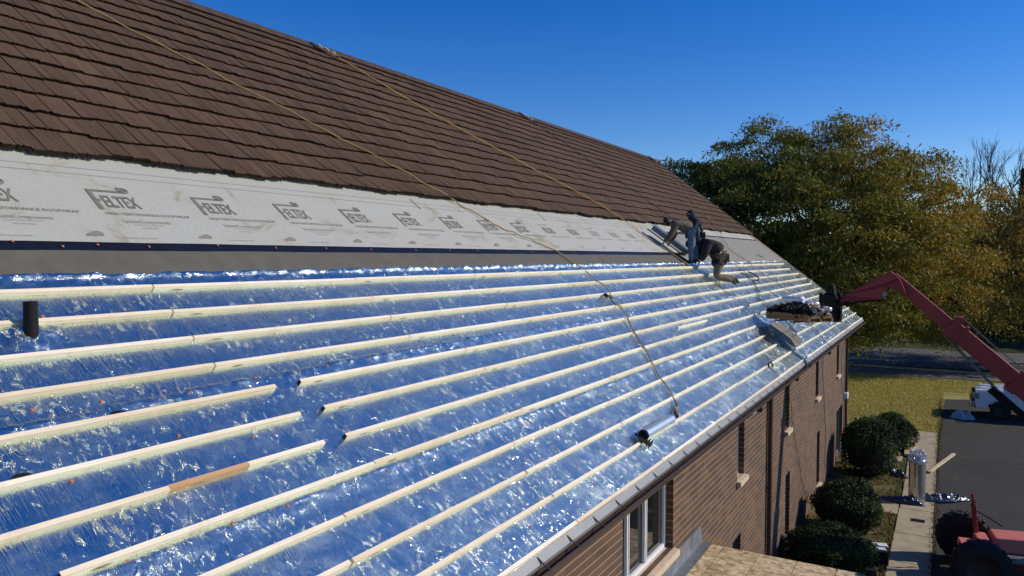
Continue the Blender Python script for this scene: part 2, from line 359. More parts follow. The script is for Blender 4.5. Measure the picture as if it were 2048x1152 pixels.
# south wall with openings (grid of quads, with reveals)
openings = [(9.25,11.40,CZ-4.66,ZS), (15.62,16.22,CZ-4.68,CZ-3.22), (20.95,21.55,CZ-4.72,CZ-3.20), (26.35,26.98,CZ-4.72,CZ-3.20), (31.8,32.5,CZ-4.72,CZ-3.22),
            (15.3,16.0,CZ-7.6,CZ-5.9), (21.15,21.8,CZ-7.84,CZ-6.0), (26.85,27.5,CZ-7.84,CZ-6.0), (32.0,34.0,.04,CZ-6.2), (17.1,18.0,CZ-3.66,ZS), (29.1,30.1,CZ-3.66,ZS), (4.0,6.2,CZ-4.66,ZS), (-2,.2,CZ-4.66,ZS)]
gx = sorted({XW0, XW1} | {o[0] for o in openings} | {o[1] for o in openings}); gz = sorted({0, ZS} | {o[2] for o in openings} | {o[3] for o in openings})
b = MB(); DEP = .17
for i in range(len(gx)-1):
    for j in range(len(gz)-1):
        x0, x1, z0, z1 = gx[i], gx[i+1], gz[j], gz[j+1]; cx, cz_ = (x0+x1)/2, (z0+z1)/2
        if any(o[0] < cx < o[1] and o[2] < cz_ < o[3] for o in openings): continue
        b.poly([(x0,YW,z0),(x1,YW,z0),(x1,YW,z1),(x0,YW,z1)])
for x0, x1, z0, z1 in openings:
    b.poly([(x0,YW,z0),(x0,YW,z1),(x0,YW+DEP,z1),(x0,YW+DEP,z0)]); b.poly([(x1,YW,z0),(x1,YW+DEP,z0),(x1,YW+DEP,z1),(x1,YW,z1)])
    b.poly([(x0,YW,z1),(x1,YW,z1),(x1,YW+DEP,z1),(x0,YW+DEP,z1)]); b.poly([(x0,YW,z0),(x0,YW+DEP,z0),(x1,YW+DEP,z0),(x1,YW,z0)])
YB = 2*YR - YW
b.poly([(XW1,YW,0),(XW1,YB,0),(XW1,YB,ZS),(XW1,YR,ZR-.35),(XW1,YW,ZS)]); b.poly([(XW0,YB,0),(XW0,YW,0),(XW0,YW,ZS),(XW0,YR,ZR-.35),(XW0,YB,ZS)])
b.poly([(XW1,YB,0),(XW0,YB,0),(XW0,YB,ZS),(XW1,YB,ZS)])
b.build('wall', M['brick'], bld)
# roof body under the coverings
b = MB(); H0, H1 = -.26, -.062; ve = 12.15; vr = -22.15
def RB(X, v, h):
    p = RP(X, v, h); return (p[0], 2*YR-p[1], p[2])
for P_ in (RP, RB):
    b.hexa([P_(XR0,ve,H0),P_(XR1,ve,H0),P_(XR1,vr,H0),P_(XR0,vr,H0),P_(XR0,ve,H1),P_(XR1,ve,H1),P_(XR1,vr,H1),P_(XR0,vr,H1)])
roof = b.build('roof', simple('roof_board', (.16,.12,.08), .8), bld)
b = MB(); b.hexa([RB(XR0,ve,-.06),RB(XR1,ve,-.06),RB(XR1,vr,-.06),RB(XR0,vr,-.06),RB(XR0,ve,.05),RB(XR1,ve,.05),RB(XR1,vr,.05),RB(XR0,vr,.05)])
b.build('rear_shingles', M['ridge'], roof)
# stone coated tiles
NR = 15; vb0 = -4.95; dv = (17.1)/NR
verts = []; cols = []
def jit(x, r): return .11*math.sin(2*math.pi*x/1.35+r*2.6) + .05*math.sin(x*2.1+r*1.7) + .10*(noise.noise(V(x*.9, r*3.1, 0)))
quads = []; qc = []
for r in range(NR):
    vb = vb0 - r*dv; vt = vb - dv - .12; X = XR0 + random.uniform(-.3, 0); pan = (r*0.55) % 1.35
    nextpan = XR0 + pan; end = XR1 - .15
    while X < end:
        wd = random.choice([.11,.15,.15,.19,.24,.30])*random.uniform(.92,1.08); x1 = min(X+wd, end)
        if x1 - X < .02: break
        near = X < 20
        ho = random.uniform(-.004,.006); joint = False
        if x1 > nextpan: joint = True; nextpan += 1.35
        t = random.uniform(.80,1.1); t *= 1.12; tc_ = (t, t*random.uniform(.95,1.03), t*random.uniform(.93,1.03))
        if random.random() < .04: tc_ = (t*1.12, t*1.0, t*.97)
        hb = .060+ho; ht = .018+ho*.5; gap = .009 if not joint else .018
        vj = vb + jit(X, r)*.5 + random.uniform(-.055,.055)
        hw = .008*noise.noise(V(X*.8, r*2.3, 5))
        n_t = max(2, int(wd/(.018 if X < 12 else .05))) if near else 1
        xa, xb = X+gap*.3, x1-gap*.7
        for k in range(n_t):
            p = xa+(xb-xa)*k/n_t; q = xa+(xb-xa)*(k+1)/n_t
            vk = vj + (random.uniform(-.035,.035) if near else 0); hk = hb + hw + (random.uniform(-.003,.003) if near else 0)
            A, B_, C_, D = RP(p,vk,hk), RP(q,vk,hk), RP(q,vt,ht+hw), RP(p,vt,ht+hw)
            quads.append((A,B_,C_,D)); qc.append(tc_)
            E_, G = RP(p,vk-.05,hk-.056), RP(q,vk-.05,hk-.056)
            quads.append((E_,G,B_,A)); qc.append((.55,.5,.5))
        for xx in (xa, xb):
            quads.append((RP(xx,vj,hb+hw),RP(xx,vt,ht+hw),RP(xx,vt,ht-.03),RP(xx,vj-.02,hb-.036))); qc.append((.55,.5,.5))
        X = x1
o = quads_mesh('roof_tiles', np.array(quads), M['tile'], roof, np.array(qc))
o['label'] = 'brown stone-coated shake tiles still on the upper roof'
b = MB(); X = XR0                                           # ridge caps
while X < XR1:
    x1 = min(X+.42, XR1); e = .012
    b.prism([RP(X,vr+.55,.075+e),RP(X,vr-.05,.105+e),RB(X,vr+.55,.075+e),RB(X,vr+.5,.02),RP(X,vr+.5,.02)], (x1-X+.03,0,0)); X = x1
b.build('ridge_cap', M['ridge'], roof)
# membranes
def strip(name, X0, X1, v0, v1, h, mat, par, nx, nv, amp=.003, edge=0.0, fr=1.5, lab=None, extra=None, seed=0):
    vs = []; fs = []
    for j in range(nv+1):
        for i in range(nx+1):
            x = X0+(X1-X0)*i/nx; vv = v0+(v1-v0)*j/nv
            if edge and j == 0: vv += edge*noise.noise(V(x*1.3,seed,0)) + edge*.6*noise.noise(V(x*6,seed,3))
            if edge and j == nv: vv += edge*.5*noise.noise(V(x*1.1,seed+9,0))
            hh = h + amp*noise.noise(V(x*fr, vv*fr*.8, seed))
            if extra: hh += extra(x, vv)
            vs.append(RP(x, vv, hh))
    for j in range(nv):
        for i in range(nx):
            a = j*(nx+1)+i; fs.append((a, a+nx+1, a+nx+2, a+1))
    me = bpy.data.meshes.new(name); me.from_pydata(vs, [], fs); me.materials.append(mat); me.polygons.foreach_set('use_smooth', [True]*len(fs))
    o = bpy.data.objects.new(name, me); col.objects.link(o); setpar(o, par)
    if lab: o['label'] = lab
    return o
wrap = strip('roofwrap', XR0, 22.35, -5.3, -.93, -.044, M['felt'], roof, 300, 10, .003, .02, 1.2, 'off-white printed roofwrap band under the tiles', None, 1)
strip('black_flap', XR0, 22.6, -1.02, -.60, -.050, M['navy'], roof, 500, 3, .004, .05, 4, None, None, 2)
strip('grey_underlayment', XR0, 36.9, -.9, .7, -.054, M['greyfelt'], roof, 400, 6, .003, .02, 1.0, 'plain grey felt band above the foil', lambda x, v: .004*max(0, 1-abs(((x+v*.25)%2.9)-.5)*30), 3)
strip('upper_roofwrap', 22.2, 36.7, -5.3, -4.0, -.0455, M['felt'], roof, 100, 4, .003, .02, 1.2, 'narrow off-white wrap strip beyond the workers', None, 6)
strip('upper_flap', 22.3, 36.8, -4.05, -3.82, -.048, M['navy'], roof, 200, 2, .003, .05, 4, None, None, 7)
strip('light_grey_underlayment', 22.0, 36.9, -4.0, .7, -.052, simple('light_grey_felt', (.22,.21,.18), .95, 0, .1, 5, .4), roof, 120, 8, .003, 0, 1.0, 'lighter grey felt beyond the workers', lambda x, v: .004*max(0, 1-abs(((x+v*.25)%2.9)-.5)*30), 8)
def foil_h(x, v):
    h = .0
    if v < 1.0:                       # crumpled top hem
        k = min(1, (1.0-v)/.35); h += k*(.022*abs(noise.noise(V(x*5+v*3, v*3, 2))) + .012*noise.noise(V(x*17, v*6, 7))) + (.014*k if v < .55 else 0)
    for lv in (4.62+.08*math.sin(x*.6)+.25*noise.noise(V(x*.25,4,4)), 8.23+.03*math.sin(x*.5)):       # lap seams
        d = v - lv
        if -.05 < d < .35: h += .016*(1-d/.35)*(.5+abs(noise.noise(V(x*5, v*3, 11)))) + .008*noise.noise(V(x*13, v*5, 5))*(1-d/.35)
    d = math.hypot(x-3.05, (v-2.3)*S)
    if d < .35: h += .05*(1-d/.35)**2 + .03*(1-d/.35)*noise.noise(V(x*15, v*6, 1))
    return h
foil = strip('foil_membrane', XR0, 37.4, .42, 12.12, -.0425, M['foil'], roof, 1400, 150, .0025, .10, 2.3, 'blue-reflecting crinkled silver foil over the lower roof', foil_h, 4)
# bare deck patch near the lift
strip('bare_deck_patch', 20.95, 23.5, 8.2, 10.85, -.0355, M['deck'], roof, 4, 4, 0, 0, 1, 'dull olive patch of bare deck beside the pallet')
b = MB()
for X in (21.6, 22.9): b.rbox(X, X+.03, 8.25, 10.8, -.035, -.031)
b.rbox(21, 23.45, 9.4, 9.47, -.035, -.031); b.build('deck_seam', simple('seam', (.06,.05,.03), .8), roof)
# cap nails
caps = [(2.74,4.45),(3.22,4.53),(3.94,4.73),(4.63,4.65),(5.16,4.69),(5.54,4.67),(6.2,4.62),(3.6,5.83),(4.19,6.33),(2.71,6.28),(4.99,6.08),(4.03,8.30),(3.53,8.22),(2.74,8.20),(5.21,8.36),
        (3.38,-.88),(3.78,-.7),(4.12,-.79),(4.64,-.73),(5.49,-.85),(6.3,-.76),(3.52,.92),(3.21,1.84),(9.3,8.32),(7.8,8.47),(7.8,9.77),(7.83,11.42),(6.31,11.44),(9.34,9.51)]
caps += [(7.3+.9*i+random.uniform(-.2,.2), -.78+random.uniform(-.06,.06)) for i in range(11)] + [(7.2+.8*i, 4.85+random.uniform(-.1,.1)) for i in range(7)]
cm = None
for X, vv in caps:
    if cm is None:
        b = MB(); b.revolve([(.0001,.004),(.010,.0035),(.013,.001),(.014,-.004)], (0,0,0), (0,-ST,CT), 10); o0 = b.build('cap_nail', M['cap']); cm = o0; o = o0
    else: o = cm.copy(); col.objects.link(o)
    o.location = RP(X, vv, -.037 + (.004 if vv < 0 else foil_h(X, vv)+.002)); o.scale = (1.0,1.0,1.0); setpar(o, foil if vv > 0 else wrap)
# printing on the wrap
def text_mesh(name, s, size, X, vtop, mat, par, shear=0, sx=1.0, bold=0, h=-.0385):
    cu = bpy.data.curves.new(name, 'FONT'); cu.body = s; cu.size = size; cu.shear = 0; cu.offset = bold; cu.resolution_u = 2; cu.fill_mode = 'FRONT'
    t = bpy.data.objects.new(name, cu); col.objects.link(t)
    dg = bpy.context.evaluated_depsgraph_get(); me = bpy.data.meshes.new_from_object(t.evaluated_get(dg)); bpy.data.objects.remove(t)
    for vt_ in me.vertices:
        x, y = vt_.co.x*sx, vt_.co.y; vt_.co = RP(X + x, vtop - (y - size*.72)/S, h)
    me.materials.clear(); me.materials.append(mat)
    o = bpy.data.objects.new(name, me); col.objects.link(o); setpar(o, par); return o
logo0 = None
for i in range(-3, 20):
    X = 4.44 + 1.245*i
    if X < 2.5 or X > 21.2: continue
    if logo0 is None or X < 14:
        o = text_mesh('printed_logo', 'ELTEX', .29, X+.10, -3.16, M['ink'], wrap, 0, .48, .006)
        bm = MB(); h = -.0385
        def P2(x, y): return RP(X+x, -2.45 - y/S, h)          # y up from logo baseline
        bm.poly([P2(0,.36),P2(.40,.36),P2(.40,.325),P2(.0,.325)]); bm.poly([P2(0.0,.325),P2(.05,.325),P2(.05,.0),P2(0.0,.0)]); bm.poly([P2(.05,.19),P2(.09,.19),P2(.09,.155),P2(.05,.155)])
        for rr_ in (.055,.034,.014):
            for k in range(14):
                a0, a1 = 2*math.pi*k/14, 2*math.pi*(k+1)/14; c0 = (.43,.375); ri = rr_-.012
                bm.poly([P2(c0[0]+rr_*math.cos(a0),c0[1]+rr_*math.sin(a0)),P2(c0[0]+rr_*math.cos(a1),c0[1]+rr_*math.sin(a1)),P2(c0[0]+ri*math.cos(a1),c0[1]+ri*math.sin(a1)),P2(c0[0]+ri*math.cos(a0),c0[1]+ri*math.sin(a0))])
        bm.poly([P2(.36,.43),P2(.43,.43),P2(.38,.40),P2(.38,.325),P2(.36,.325)])
        bm.build('logo_frame', M['ink'], wrap)
        text_mesh('printed_line', 'HIGH PERFORMANCE ROOFWRAP', .066, X+.02, -2.34, M['midink'], wrap, 0, .96, 0)
        text_mesh('printed_line', 'SystemComponents', .085, X+.14, -2.02, M['lightink'], wrap, 0, .80, 0)
        text_mesh('printed_line', 'C O R P O R A T I O N', .036, X+.24, -1.80, M['lightink'], wrap, 0, .95, 0)
        text_mesh('printed_line', '610-374-6166', .036, X+.30, -1.66, M['lightink'], wrap, 0, .95, 0)
        text_mesh('printed_line', 'ROOFWRAP UNDERLAYMENT', .030, X+.02, -1.16, M['lightink'], wrap, 0, .92, 0)
        bm = MB(); bm.poly([RP(X-.34,-1.28,h),RP(X-.25,-1.40,h),RP(X-.20,-1.40,h),RP(X-.17,-1.32,h),RP(X-.18,-1.20,h),RP(X-.36,-1.20,h)]); bm.build('printed_arrow', M['midink'], wrap)
    else:
        o = text_mesh('printed_logo', 'FELTEX', .30, X, -3.2, M['lightink'] if X > 16 else M['ink'], wrap, 0, .47, .004)
        bm = MB(); bm.poly([RP(X,-3.5,h),RP(X,-3.42,h),RP(X+.42,-3.42,h),RP(X+.48,-3.5,h),RP(X+.44,-3.62,h),RP(X+.36,-3.5,h)]); bm.build('logo_frame', M['lightink'] if X > 14 else M['ink'], wrap)
        text_mesh('printed_line', 'HIGH PERFORMANCE ROOFWRAP', .066, X+.02, -2.36, M['lightink'], wrap, 0, .9, 0)
        bm = MB(); bm.poly([RP(X-.36,-1.32,h),RP(X-.20,-1.40,h),RP(X-.17,-1.22,h),RP(X-.36,-1.22,h)]); bm.build('printed_arrow', M['lightink'], wrap)
    logo0 = 1
b = MB()
for (xa,va,xb,vb_) in ((XR0,-4.20,22.2,-4.10),(XR0,-4.52,22.2,-4.46)): 
    n_ = 40
    for i in range(n_):
        x0 = xa+(xb-xa)*i/n_; x1 = xa+(xb-xa)*(i+1)/n_; b.poly([RP(x0,va+(vb_-va)*i/n_,-.0385),RP(x0,va+(vb_-va)*i/n_+.012,-.0385),RP(x1,va+(vb_-va)*(i+1)/n_+.012,-.0385),RP(x1,va+(vb_-va)*(i+1)/n_,-.0385)])
for X, v0_, v1_ in ((10.38,-4.8,-3.97),(15.08,-4.8,-4.0),(21,-4.9,-4.0)): b.poly([RP(X,v0_,-.038),RP(X,v1_,-.038),RP(X+.02,v1_,-.038),RP(X+.02,v0_,-.038)])
b.build('lap_line', M['ink'], wrap)

# battens -------------------------------------------------------------
J = {}
for k in range(1, 13):
    if k <= 4: js = [4.31+2.777*i for i in range(-2, 6)]
    elif k <= 7: js = [10.67+2.8*i for i in range(-1, 3)]
    else: js = [{8:5.1,9:4.4,10:4.16,11:4.22,12:4.23}[k] + 2.72*i for i in range(-2, 6)]
    J[k] = js
ENDS = {1:35.8,2:35.6,3:36.3,4:36.6,5:36.2,6:36.7,7:34.8,8:36.5,9:37.1,10:37.5,11:37.5,12:37.4}
GAP = {5:[(4.75,5.05)],6:[(4.77,5.07),(21.75,22.46)],7:[(4.78,5.05),(22.11,22.63)],8:[(20.68,23.6)],9:[(20.61,25.2)],10:[(20.55,23.48)],11:[(21.39,21.72)],12:[(21.38,21.8)]}
START = {8:2.34}
WB, HB = .040, .038
def batten(x0, x1, k, dh=0, dvv=0, name='batten', dark_x0=False):
    bb = MB(); L = x1-x0; v0 = k + dvv; a = v0; c = v0 + WB/S*1.0; e = random.uniform(-.012,.012)
    sk = random.uniform(-.02,.02)
    P = RP; h0, h1 = -HB-.006+dh, dh
    bb.hexa([P(x0,c,h0),P(x1,c+sk,h0),P(x1,a+sk,h0),P(x0,a,h0),P(x0,c,h1),P(x1,c+sk,h1),P(x1,a+sk,h1),P(x0,a,h1)])
    if dark_x0: bb.mi[5] = 1  # start face goes near-black, the other end keeps the wood colour
    o = bb.build(name, [M['wood'], M['darkend']], roof, bevel=.003, origin=P(x0, v0, 0)); return o
cnt = 0
for k in range(1, 13):
    x = START.get(k, XR0); end = ENDS[k]; cuts = []
    for j in J[k]:
        if x+.5 < j < 18 and not any(g[0]-.3 < j < g[1]+.3 for g in GAP.get(k, [])): cuts.append((j, j+(.012 if k not in (10, 11) else .03)))
    xx = 19.5 + random.uniform(-.5,.5)
    while xx < end-1.5:
        if not any(g[0]-.8 < xx < g[1]+.8 for g in GAP.get(k, [])): cuts.append((xx, xx+.012))
        xx += 8.2
    cuts += GAP.get(k, [])
    if k == 7: cuts += [(3.25,3.25),(3.95,3.95)]
    cuts.sort(); cur = x
    for a, c in cuts:
        if a > cur: last = batten(cur, a, k, dark_x0=any(abs(g[1]-cur) < .01 for g in GAP.get(k, [])) or k in START and cur == START[k]); cnt += 1
        if k == 7 and abs(a-3.95) < .01: last.data.materials[0] = M['redwood']; last['label'] = 'reddish brown stained length of batten'
        cur = c
    batten(cur, end, k, dark_x0=any(abs(g[1]-cur) < .01 for g in GAP.get(k, []))); cnt += 1
print('battens', cnt)

# eave: apron, gutter, straps, fascia, soffit -------------------------------
Yb, Zb, _ = 0, 0, 0
pe = RP(0, 12.12, -.045); ye, ze = pe[1], pe[2]
b = MB(); b.poly([(XR0,ye,ze-.004),(XR1,ye,ze-.004),(XR1,ye-.06,ze-.075),(XR0,ye-.06,ze-.075)]); b.poly([(XR0,ye-.06,ze-.075),(XR1,ye-.06,ze-.075),(XR1,ye-.045,ze-.12),(XR0,ye-.045,ze-.12)])
b.poly([(XR0,ye,ze-.004),(XR0,ye+.02,ze+.006),(XR1,ye+.02,ze+.006),(XR1,ye,ze-.004)])
b.build('eave_apron', M['apron'], roof)
gy, gz_ = ye-.155, ze-.115                                  # outer lip
b = MB()
prof = [(ye-.02,gz_-.0),(ye-.02,gz_-.095),(gy+.03,gz_-.095),(gy,gz_-.045),(gy,gz_),(gy+.012,gz_+.004),(gy+.012,gz_-.045),(gy+.038,gz_-.085),(ye-.03,gz_-.085),(ye-.03,gz_)]
b.prism([(XR0,y,z) for y, z in prof], (XR1-XR0,0,0)); gut = b.build('gutter', M['brown'], roof)
b = MB(); b.box((XR0,ye+.005,ze-.30),(XR1,ye+.04,ze-.02)); b.box((XR0,ye+.042,ZS-.0),(XR1,YW-.002,ZS+.03)); b.build('fascia_and_soffit', M['brown'], roof)
b = MB(); b.box((XW1+.002,YW-.3,ZS+.032),(XR1,2*YR-YW+.3,ZS+.06)); 
s0 = None
for i in range(46):
    X = 5.43 + .64*i - .64*4
    if X > XR1-.2: break
    if s0 is None:
        b = MB(); b.beam((0,ye-.012,ze-.02),(0,ye-.045,ze-.125),.012,.006,(0,-1,0)); b.beam((0,ye-.005,ze-.016),(0,gy+.05,gz_+.028),.022,.005,(0,0,1)); b.beam((0,gy+.05,gz_+.030),(0,gy-.005,gz_+.006),.026,.006)
        s0 = b.build('gutter_strap', M['strap']); s = s0
    else: s = s0.copy(); col.objects.link(s)
    s.location = (X,0,0); setpar(s, gut)
def downspout(X, sz=.1, z0=0.05, z1=ZS-.02, y=YW-.075, name='downspout', parts=True):
    b = MB(); b.box((X,y-.045,z0),(X+sz,y+.045,z1)); b.beam((X+sz/2,y,z1+.02),(X+sz/2,gy+.09,gz_-.09),sz*.9,.09,(0,0,1))
    for z in (z0+.8, (z0+z1)/2, z1-.5): b.box((X-.012,y-.052,z),(X+sz+.012,YW-.003,z+.03))
    return b.build(name, M['brown'], bld)
downspout(18.55, .13); downspout(34.55, .12)
b = MB(); b.beam((20.0,YW-.32,ZS-.06),(21.9,YW-.14,ZS-.14),.14,.10); b.box((21.7,YW-.20,ZS-.42),(21.86,YW-.003,ZS-.05)); b.build('gutter_elbow', M['brown'], bld)
# windows
def window(o, bars, frame_mat, sill=True, name='window', fw=.05):
    x0, x1, z0, z1 = o; y = YW+DEP-.02
    g = MB(); g.box((x0,y+.02,z0),(x1,y+.03,z1)); fr = MB()
    fr.box((x0,y-.03,z0),(x0+fw,y+.018,z1)); fr.box((x1-fw,y-.03,z0),(x1,y+.018,z1)); fr.box((x0+fw,y-.03,z0),(x1-fw,y+.018,z0+fw)); fr.box((x0+fw,y-.03,z1-fw),(x1-fw,y+.018,z1))
    f = fr.build(name, frame_mat, bld, bevel=.004); g.build('pane', M['glass'], f)
    for bx in bars:
        m_ = MB(); m_.box((bx-.045,y-.036,z0+fw+.001),(bx+.045,y+.016,z1-fw-.001)); m_.box((bx-.012,y-.05,z0+fw+.002),(bx+.012,y-.037,z1-fw-.002)); m_.build('mullion', frame_mat, f, bevel=.004)
    if sill:
        s_ = MB(); s_.hexa([(x0-.06,YW-.10,z0-.12),(x1+.06,YW-.10,z0-.12),(x1+.06,YW+DEP-.05,z0-.12),(x0-.06,YW+DEP-.05,z0-.12),(x0-.06,YW-.10,z0-.02),(x1+.06,YW-.10,z0-.02),(x1+.06,YW+DEP-.05,z0+.004),(x0-.06,YW+DEP-.05,z0+.004)])
        s_.build('sill', M['sill'], f, bevel=.006)
for i, o_ in enumerate(openings):
    if i in (0, 11, 12): window(o_, [o_[0]+.50, o_[0]+1.22], M['white'], True, fw=.07)
    elif i in (1,2,3,4,5,6,7): window(o_, [], M['white'] if i == 1 else M['galv'], True)
    elif i == 8: window(o_, [33.0], M['galv'], False, 'door', .09)
    else: window(o_, [o_[0]+.45], M['white'], False, 'vent_window')
b = MB(); b.box((34.35,YW-.16,CZ-6.05),(34.7,YW-.003,CZ-5.8)); b.build('wall_lamp', M['white'], bld, bevel=.02)
# vent pipe
b = MB(); p0 = Vector(RP(3.04,2.42,-.04)); b.revolve([(.056,-.1),(.052,.0),(.050,.27),(.043,.27),(.043,.05)], p0, (0,0,1), 20)
vp = b.build('vent_pipe', M['black'], roof, smooth=False)
b = MB()
b.tube([RP(2.0,2.05,-.015),RP(2.4,2.08,-.012),RP(2.75,2.15,-.016)], .022, 8); b.build('foil_fold', M['foil'], roof, smooth=True)
for X, vv, a in ((3.27,4.93,.05),(2.45,5.95,.06)):
    b = MB(); pts = [RP(X+a*1.2*math.cos(t)*random.uniform(.8,1.2), vv+a/S*.6*math.sin(t), -.033+foil_h(X,vv)*0) for t in [i*math.pi/5 for i in range(10)]]; b.poly(pts); b.build('foil_hole', M['black'], foil)

# flat-roofed annex ------------------------------------------------------
ann = empty('flat_roof_annex', (6,1.5,0), 'low annex with a bare OSB flat roof against the brick wall', 'annex')
zt = CZ-5.07
bx = [12.91-2.44*i for i in range(0, 8)]
b = MB()
for i in range(len(bx)-1):
    ys = [3.69]; y = 3.69-.42
    while y > -3: ys.append(y); y -= .61
    ys.append(-3)
    for j in range(len(ys)-1):
        b.box((bx[i+1]+.007, ys[j+1]+.007, zt-.018), (bx[i]-.007, ys[j]-.007, zt+random.uniform(-.001,.001)))
b.build('osb_deck', M['osb'], ann)
b = MB(); b.box((bx[-1],-2.98,zt-.25),(12.90,3.69,zt-.022)); b.build('roof_edge', simple('edge_board', (.30,.22,.13), .8), ann)
b = MB(); b.box((bx[-1]+.2,-2.8,0),(12.7,3.68,zt-.252)); b.build('wall', M['brick'], ann)
b = MB(); b.hexa([(bx[-1],YW-.045,zt),(12.93,YW-.045,zt),(12.93,YW-.002,zt),(bx[-1],YW-.002,zt),(bx[-1],YW-.016,zt+.30),(12.93,YW-.016,zt+.30),(12.93,YW-.002,zt+.30),(bx[-1],YW-.002,zt+.30)])
b.box((bx[-1],YW-.22,zt+.002),(12.95,YW-.046,zt+.006)); b.build('flashing', M['galv'], ann)
b = MB(); b.box((12.86,.86,zt-.05),(12.96,1.02,zt+.10)); b.build('drain_strap', M['black'], ann)

# ropes -------------------------------------------------------------------
def smooth_path(pts, n=6):
    P = [Vector(p) for p in pts]; out = []
    for i in range(len(P)-1):
        p0, p1, p2, p3 = P[max(i-1,0)], P[i], P[i+1], P[min(i+2,len(P)-1)]
        for k in range(n):
            t = k/n; out.append(.5*((2*p1)+(-p0+p2)*t+(2*p0-5*p1+4*p2-p3)*t*t+(-p0+3*p1-3*p2+p3)*t**3))
    out.append(P[-1]); return out
def rope(name, rv, r, mat, label, wob=.02, strands=1, extra=None):
    e = MB()
    for s_ in range(strands):
        pts = smooth_path([RP(x, v, (.075 if v < -5.1 else .012 if v > 0 else -.015)) for x, v in rv], 8)
        if extra: pts += smooth_path([pts[-1]] + [Vector(q) for q in extra], 6)
        pts = [p + Vector((wob*noise.noise(p*2.3+V(s_*7,0,0)), wob*noise.noise(p*2.1+V(9,s_*5,0)), 0)) + V(0, 0, abs(.5*wob*noise.noise(p*3))) for p in pts]
        e.tube(pts, r, 6)
    o = e.build(name, mat, smooth=True); return tag(o, label, 'rope')
rope('safety_rope', [(6.55,-17.72),(8.11,-13.84),(9.42,-10.63),(10.82,-6.83),(11.79,-4.91),(12.46,-2.8),(13.7,-.8),(14.06,1.39),(13.66,3.59),(13.26,5.53),(12.63,7.39),(12.26,8.8),(11.82,10.22),(11.3,10.81)], .0125, M['rope'],
     'tan rope running from top left down the roof to the silver roll', .10)
rope('tail_cord', [(13.66,3.4),(13.33,5.4),(12.70,7.3),(12.22,8.9),(11.88,10.1),(11.34,10.7)], .010, M['dkrope'], 'dark tail cord twisted along the lower half of the first tan rope', .10)
rope('safety_rope', [(5.0,-21.9),(6.0,-19.1),(6.55,-17.75)], .0125, M['rope'], 'tan rope end coming over the ridge above the top left tiles', .03)
rope('safety_rope', [(13.41,-21.9),(15.21,-16.28),(17.79,-10.43),(19.72,-6.44),(20.74,-3.02),(21.38,1.0)], .012, simple('orange_rope', (.55,.30,.08), .8), 'orange-tan taut rope from the first ridge anchor to the bending worker', .02)
rope('safety_rope', [(23.32,-22.03),(24.26,-16.72),(25.03,-11.14),(25.6,-6.8),(25.2,-4.5)], .011, M['dkrope'], 'dark brown taut rope from the middle ridge anchor', .02)
rope('safety_rope', [(36.6,-22.1),(33.31,-12.47),(30.77,-5.3),(28.93,-1.55),(28.84,1.14),(29.53,4.5),(29.64,6.96)], .013, M['rope'], 'thin tan rope from the farthest ridge anchor curling onto the foil', .12)
rope('safety_rope', [(26.45,1.82),(25.64,4.33),(24.24,5.82),(24.5,7.0),(24.73,7.63),(23.94,9.3),(22.9,10.1)], .012, M['dkrope'], 'slack dark rope looping down towards the pallet corner', .18, 2)
rope('air_hose', [(21.5,1.4),(21.7,3.74),(21.62,7.27),(21.2,9.4),(21.0,10.8),(21.08,12.0)], .009, M['greenrope'], 'dark cord crossing the eave and hanging down the brick wall to a small coil', .03, 1,
     [(21.2,gy-.01,gz_+.01),(21.25,YW-.06,gz_-.5),(21.6,YW-.05,4),(23.2,YW-.04,2.0),(24.4,YW-.05,.9)])
rope('air_hose', [(26.63,1.06),(26.76,3.37),(26.7,6.34),(26.47,9.87),(25.6,12.1)], .009, M['dkrope'], 'thin black cord over the eave left of the small high window', .03, 1,
     [(25.8,gy-.01,gz_+.01),(27.5,YW-.05,5),(28.5,YW-.05,2.2),(28.6,YW-.05,.6)])
rope('air_hose', [(30.0,11.0),(31.0,12.1)], .009, M['greenrope'], 'thin cord hanging beside the last tall upper window', .01, 1, [(31.2,gy-.01,gz_+.01),(33.2,YW-.05,4.5),(33.4,YW-.05,2.6)])
b = MB(); b.tube([(24.4+.16*math.cos(t), YW-.08-.02*math.sin(3*t), .8+.16*math.sin(t)) for t in [i*.5 for i in range(26)]], .009, 6); tag(b.build('hose_coil', M['greenrope'], smooth=True), 'small green hose coil hanging low on the brick wall behind the bush', 'hose')
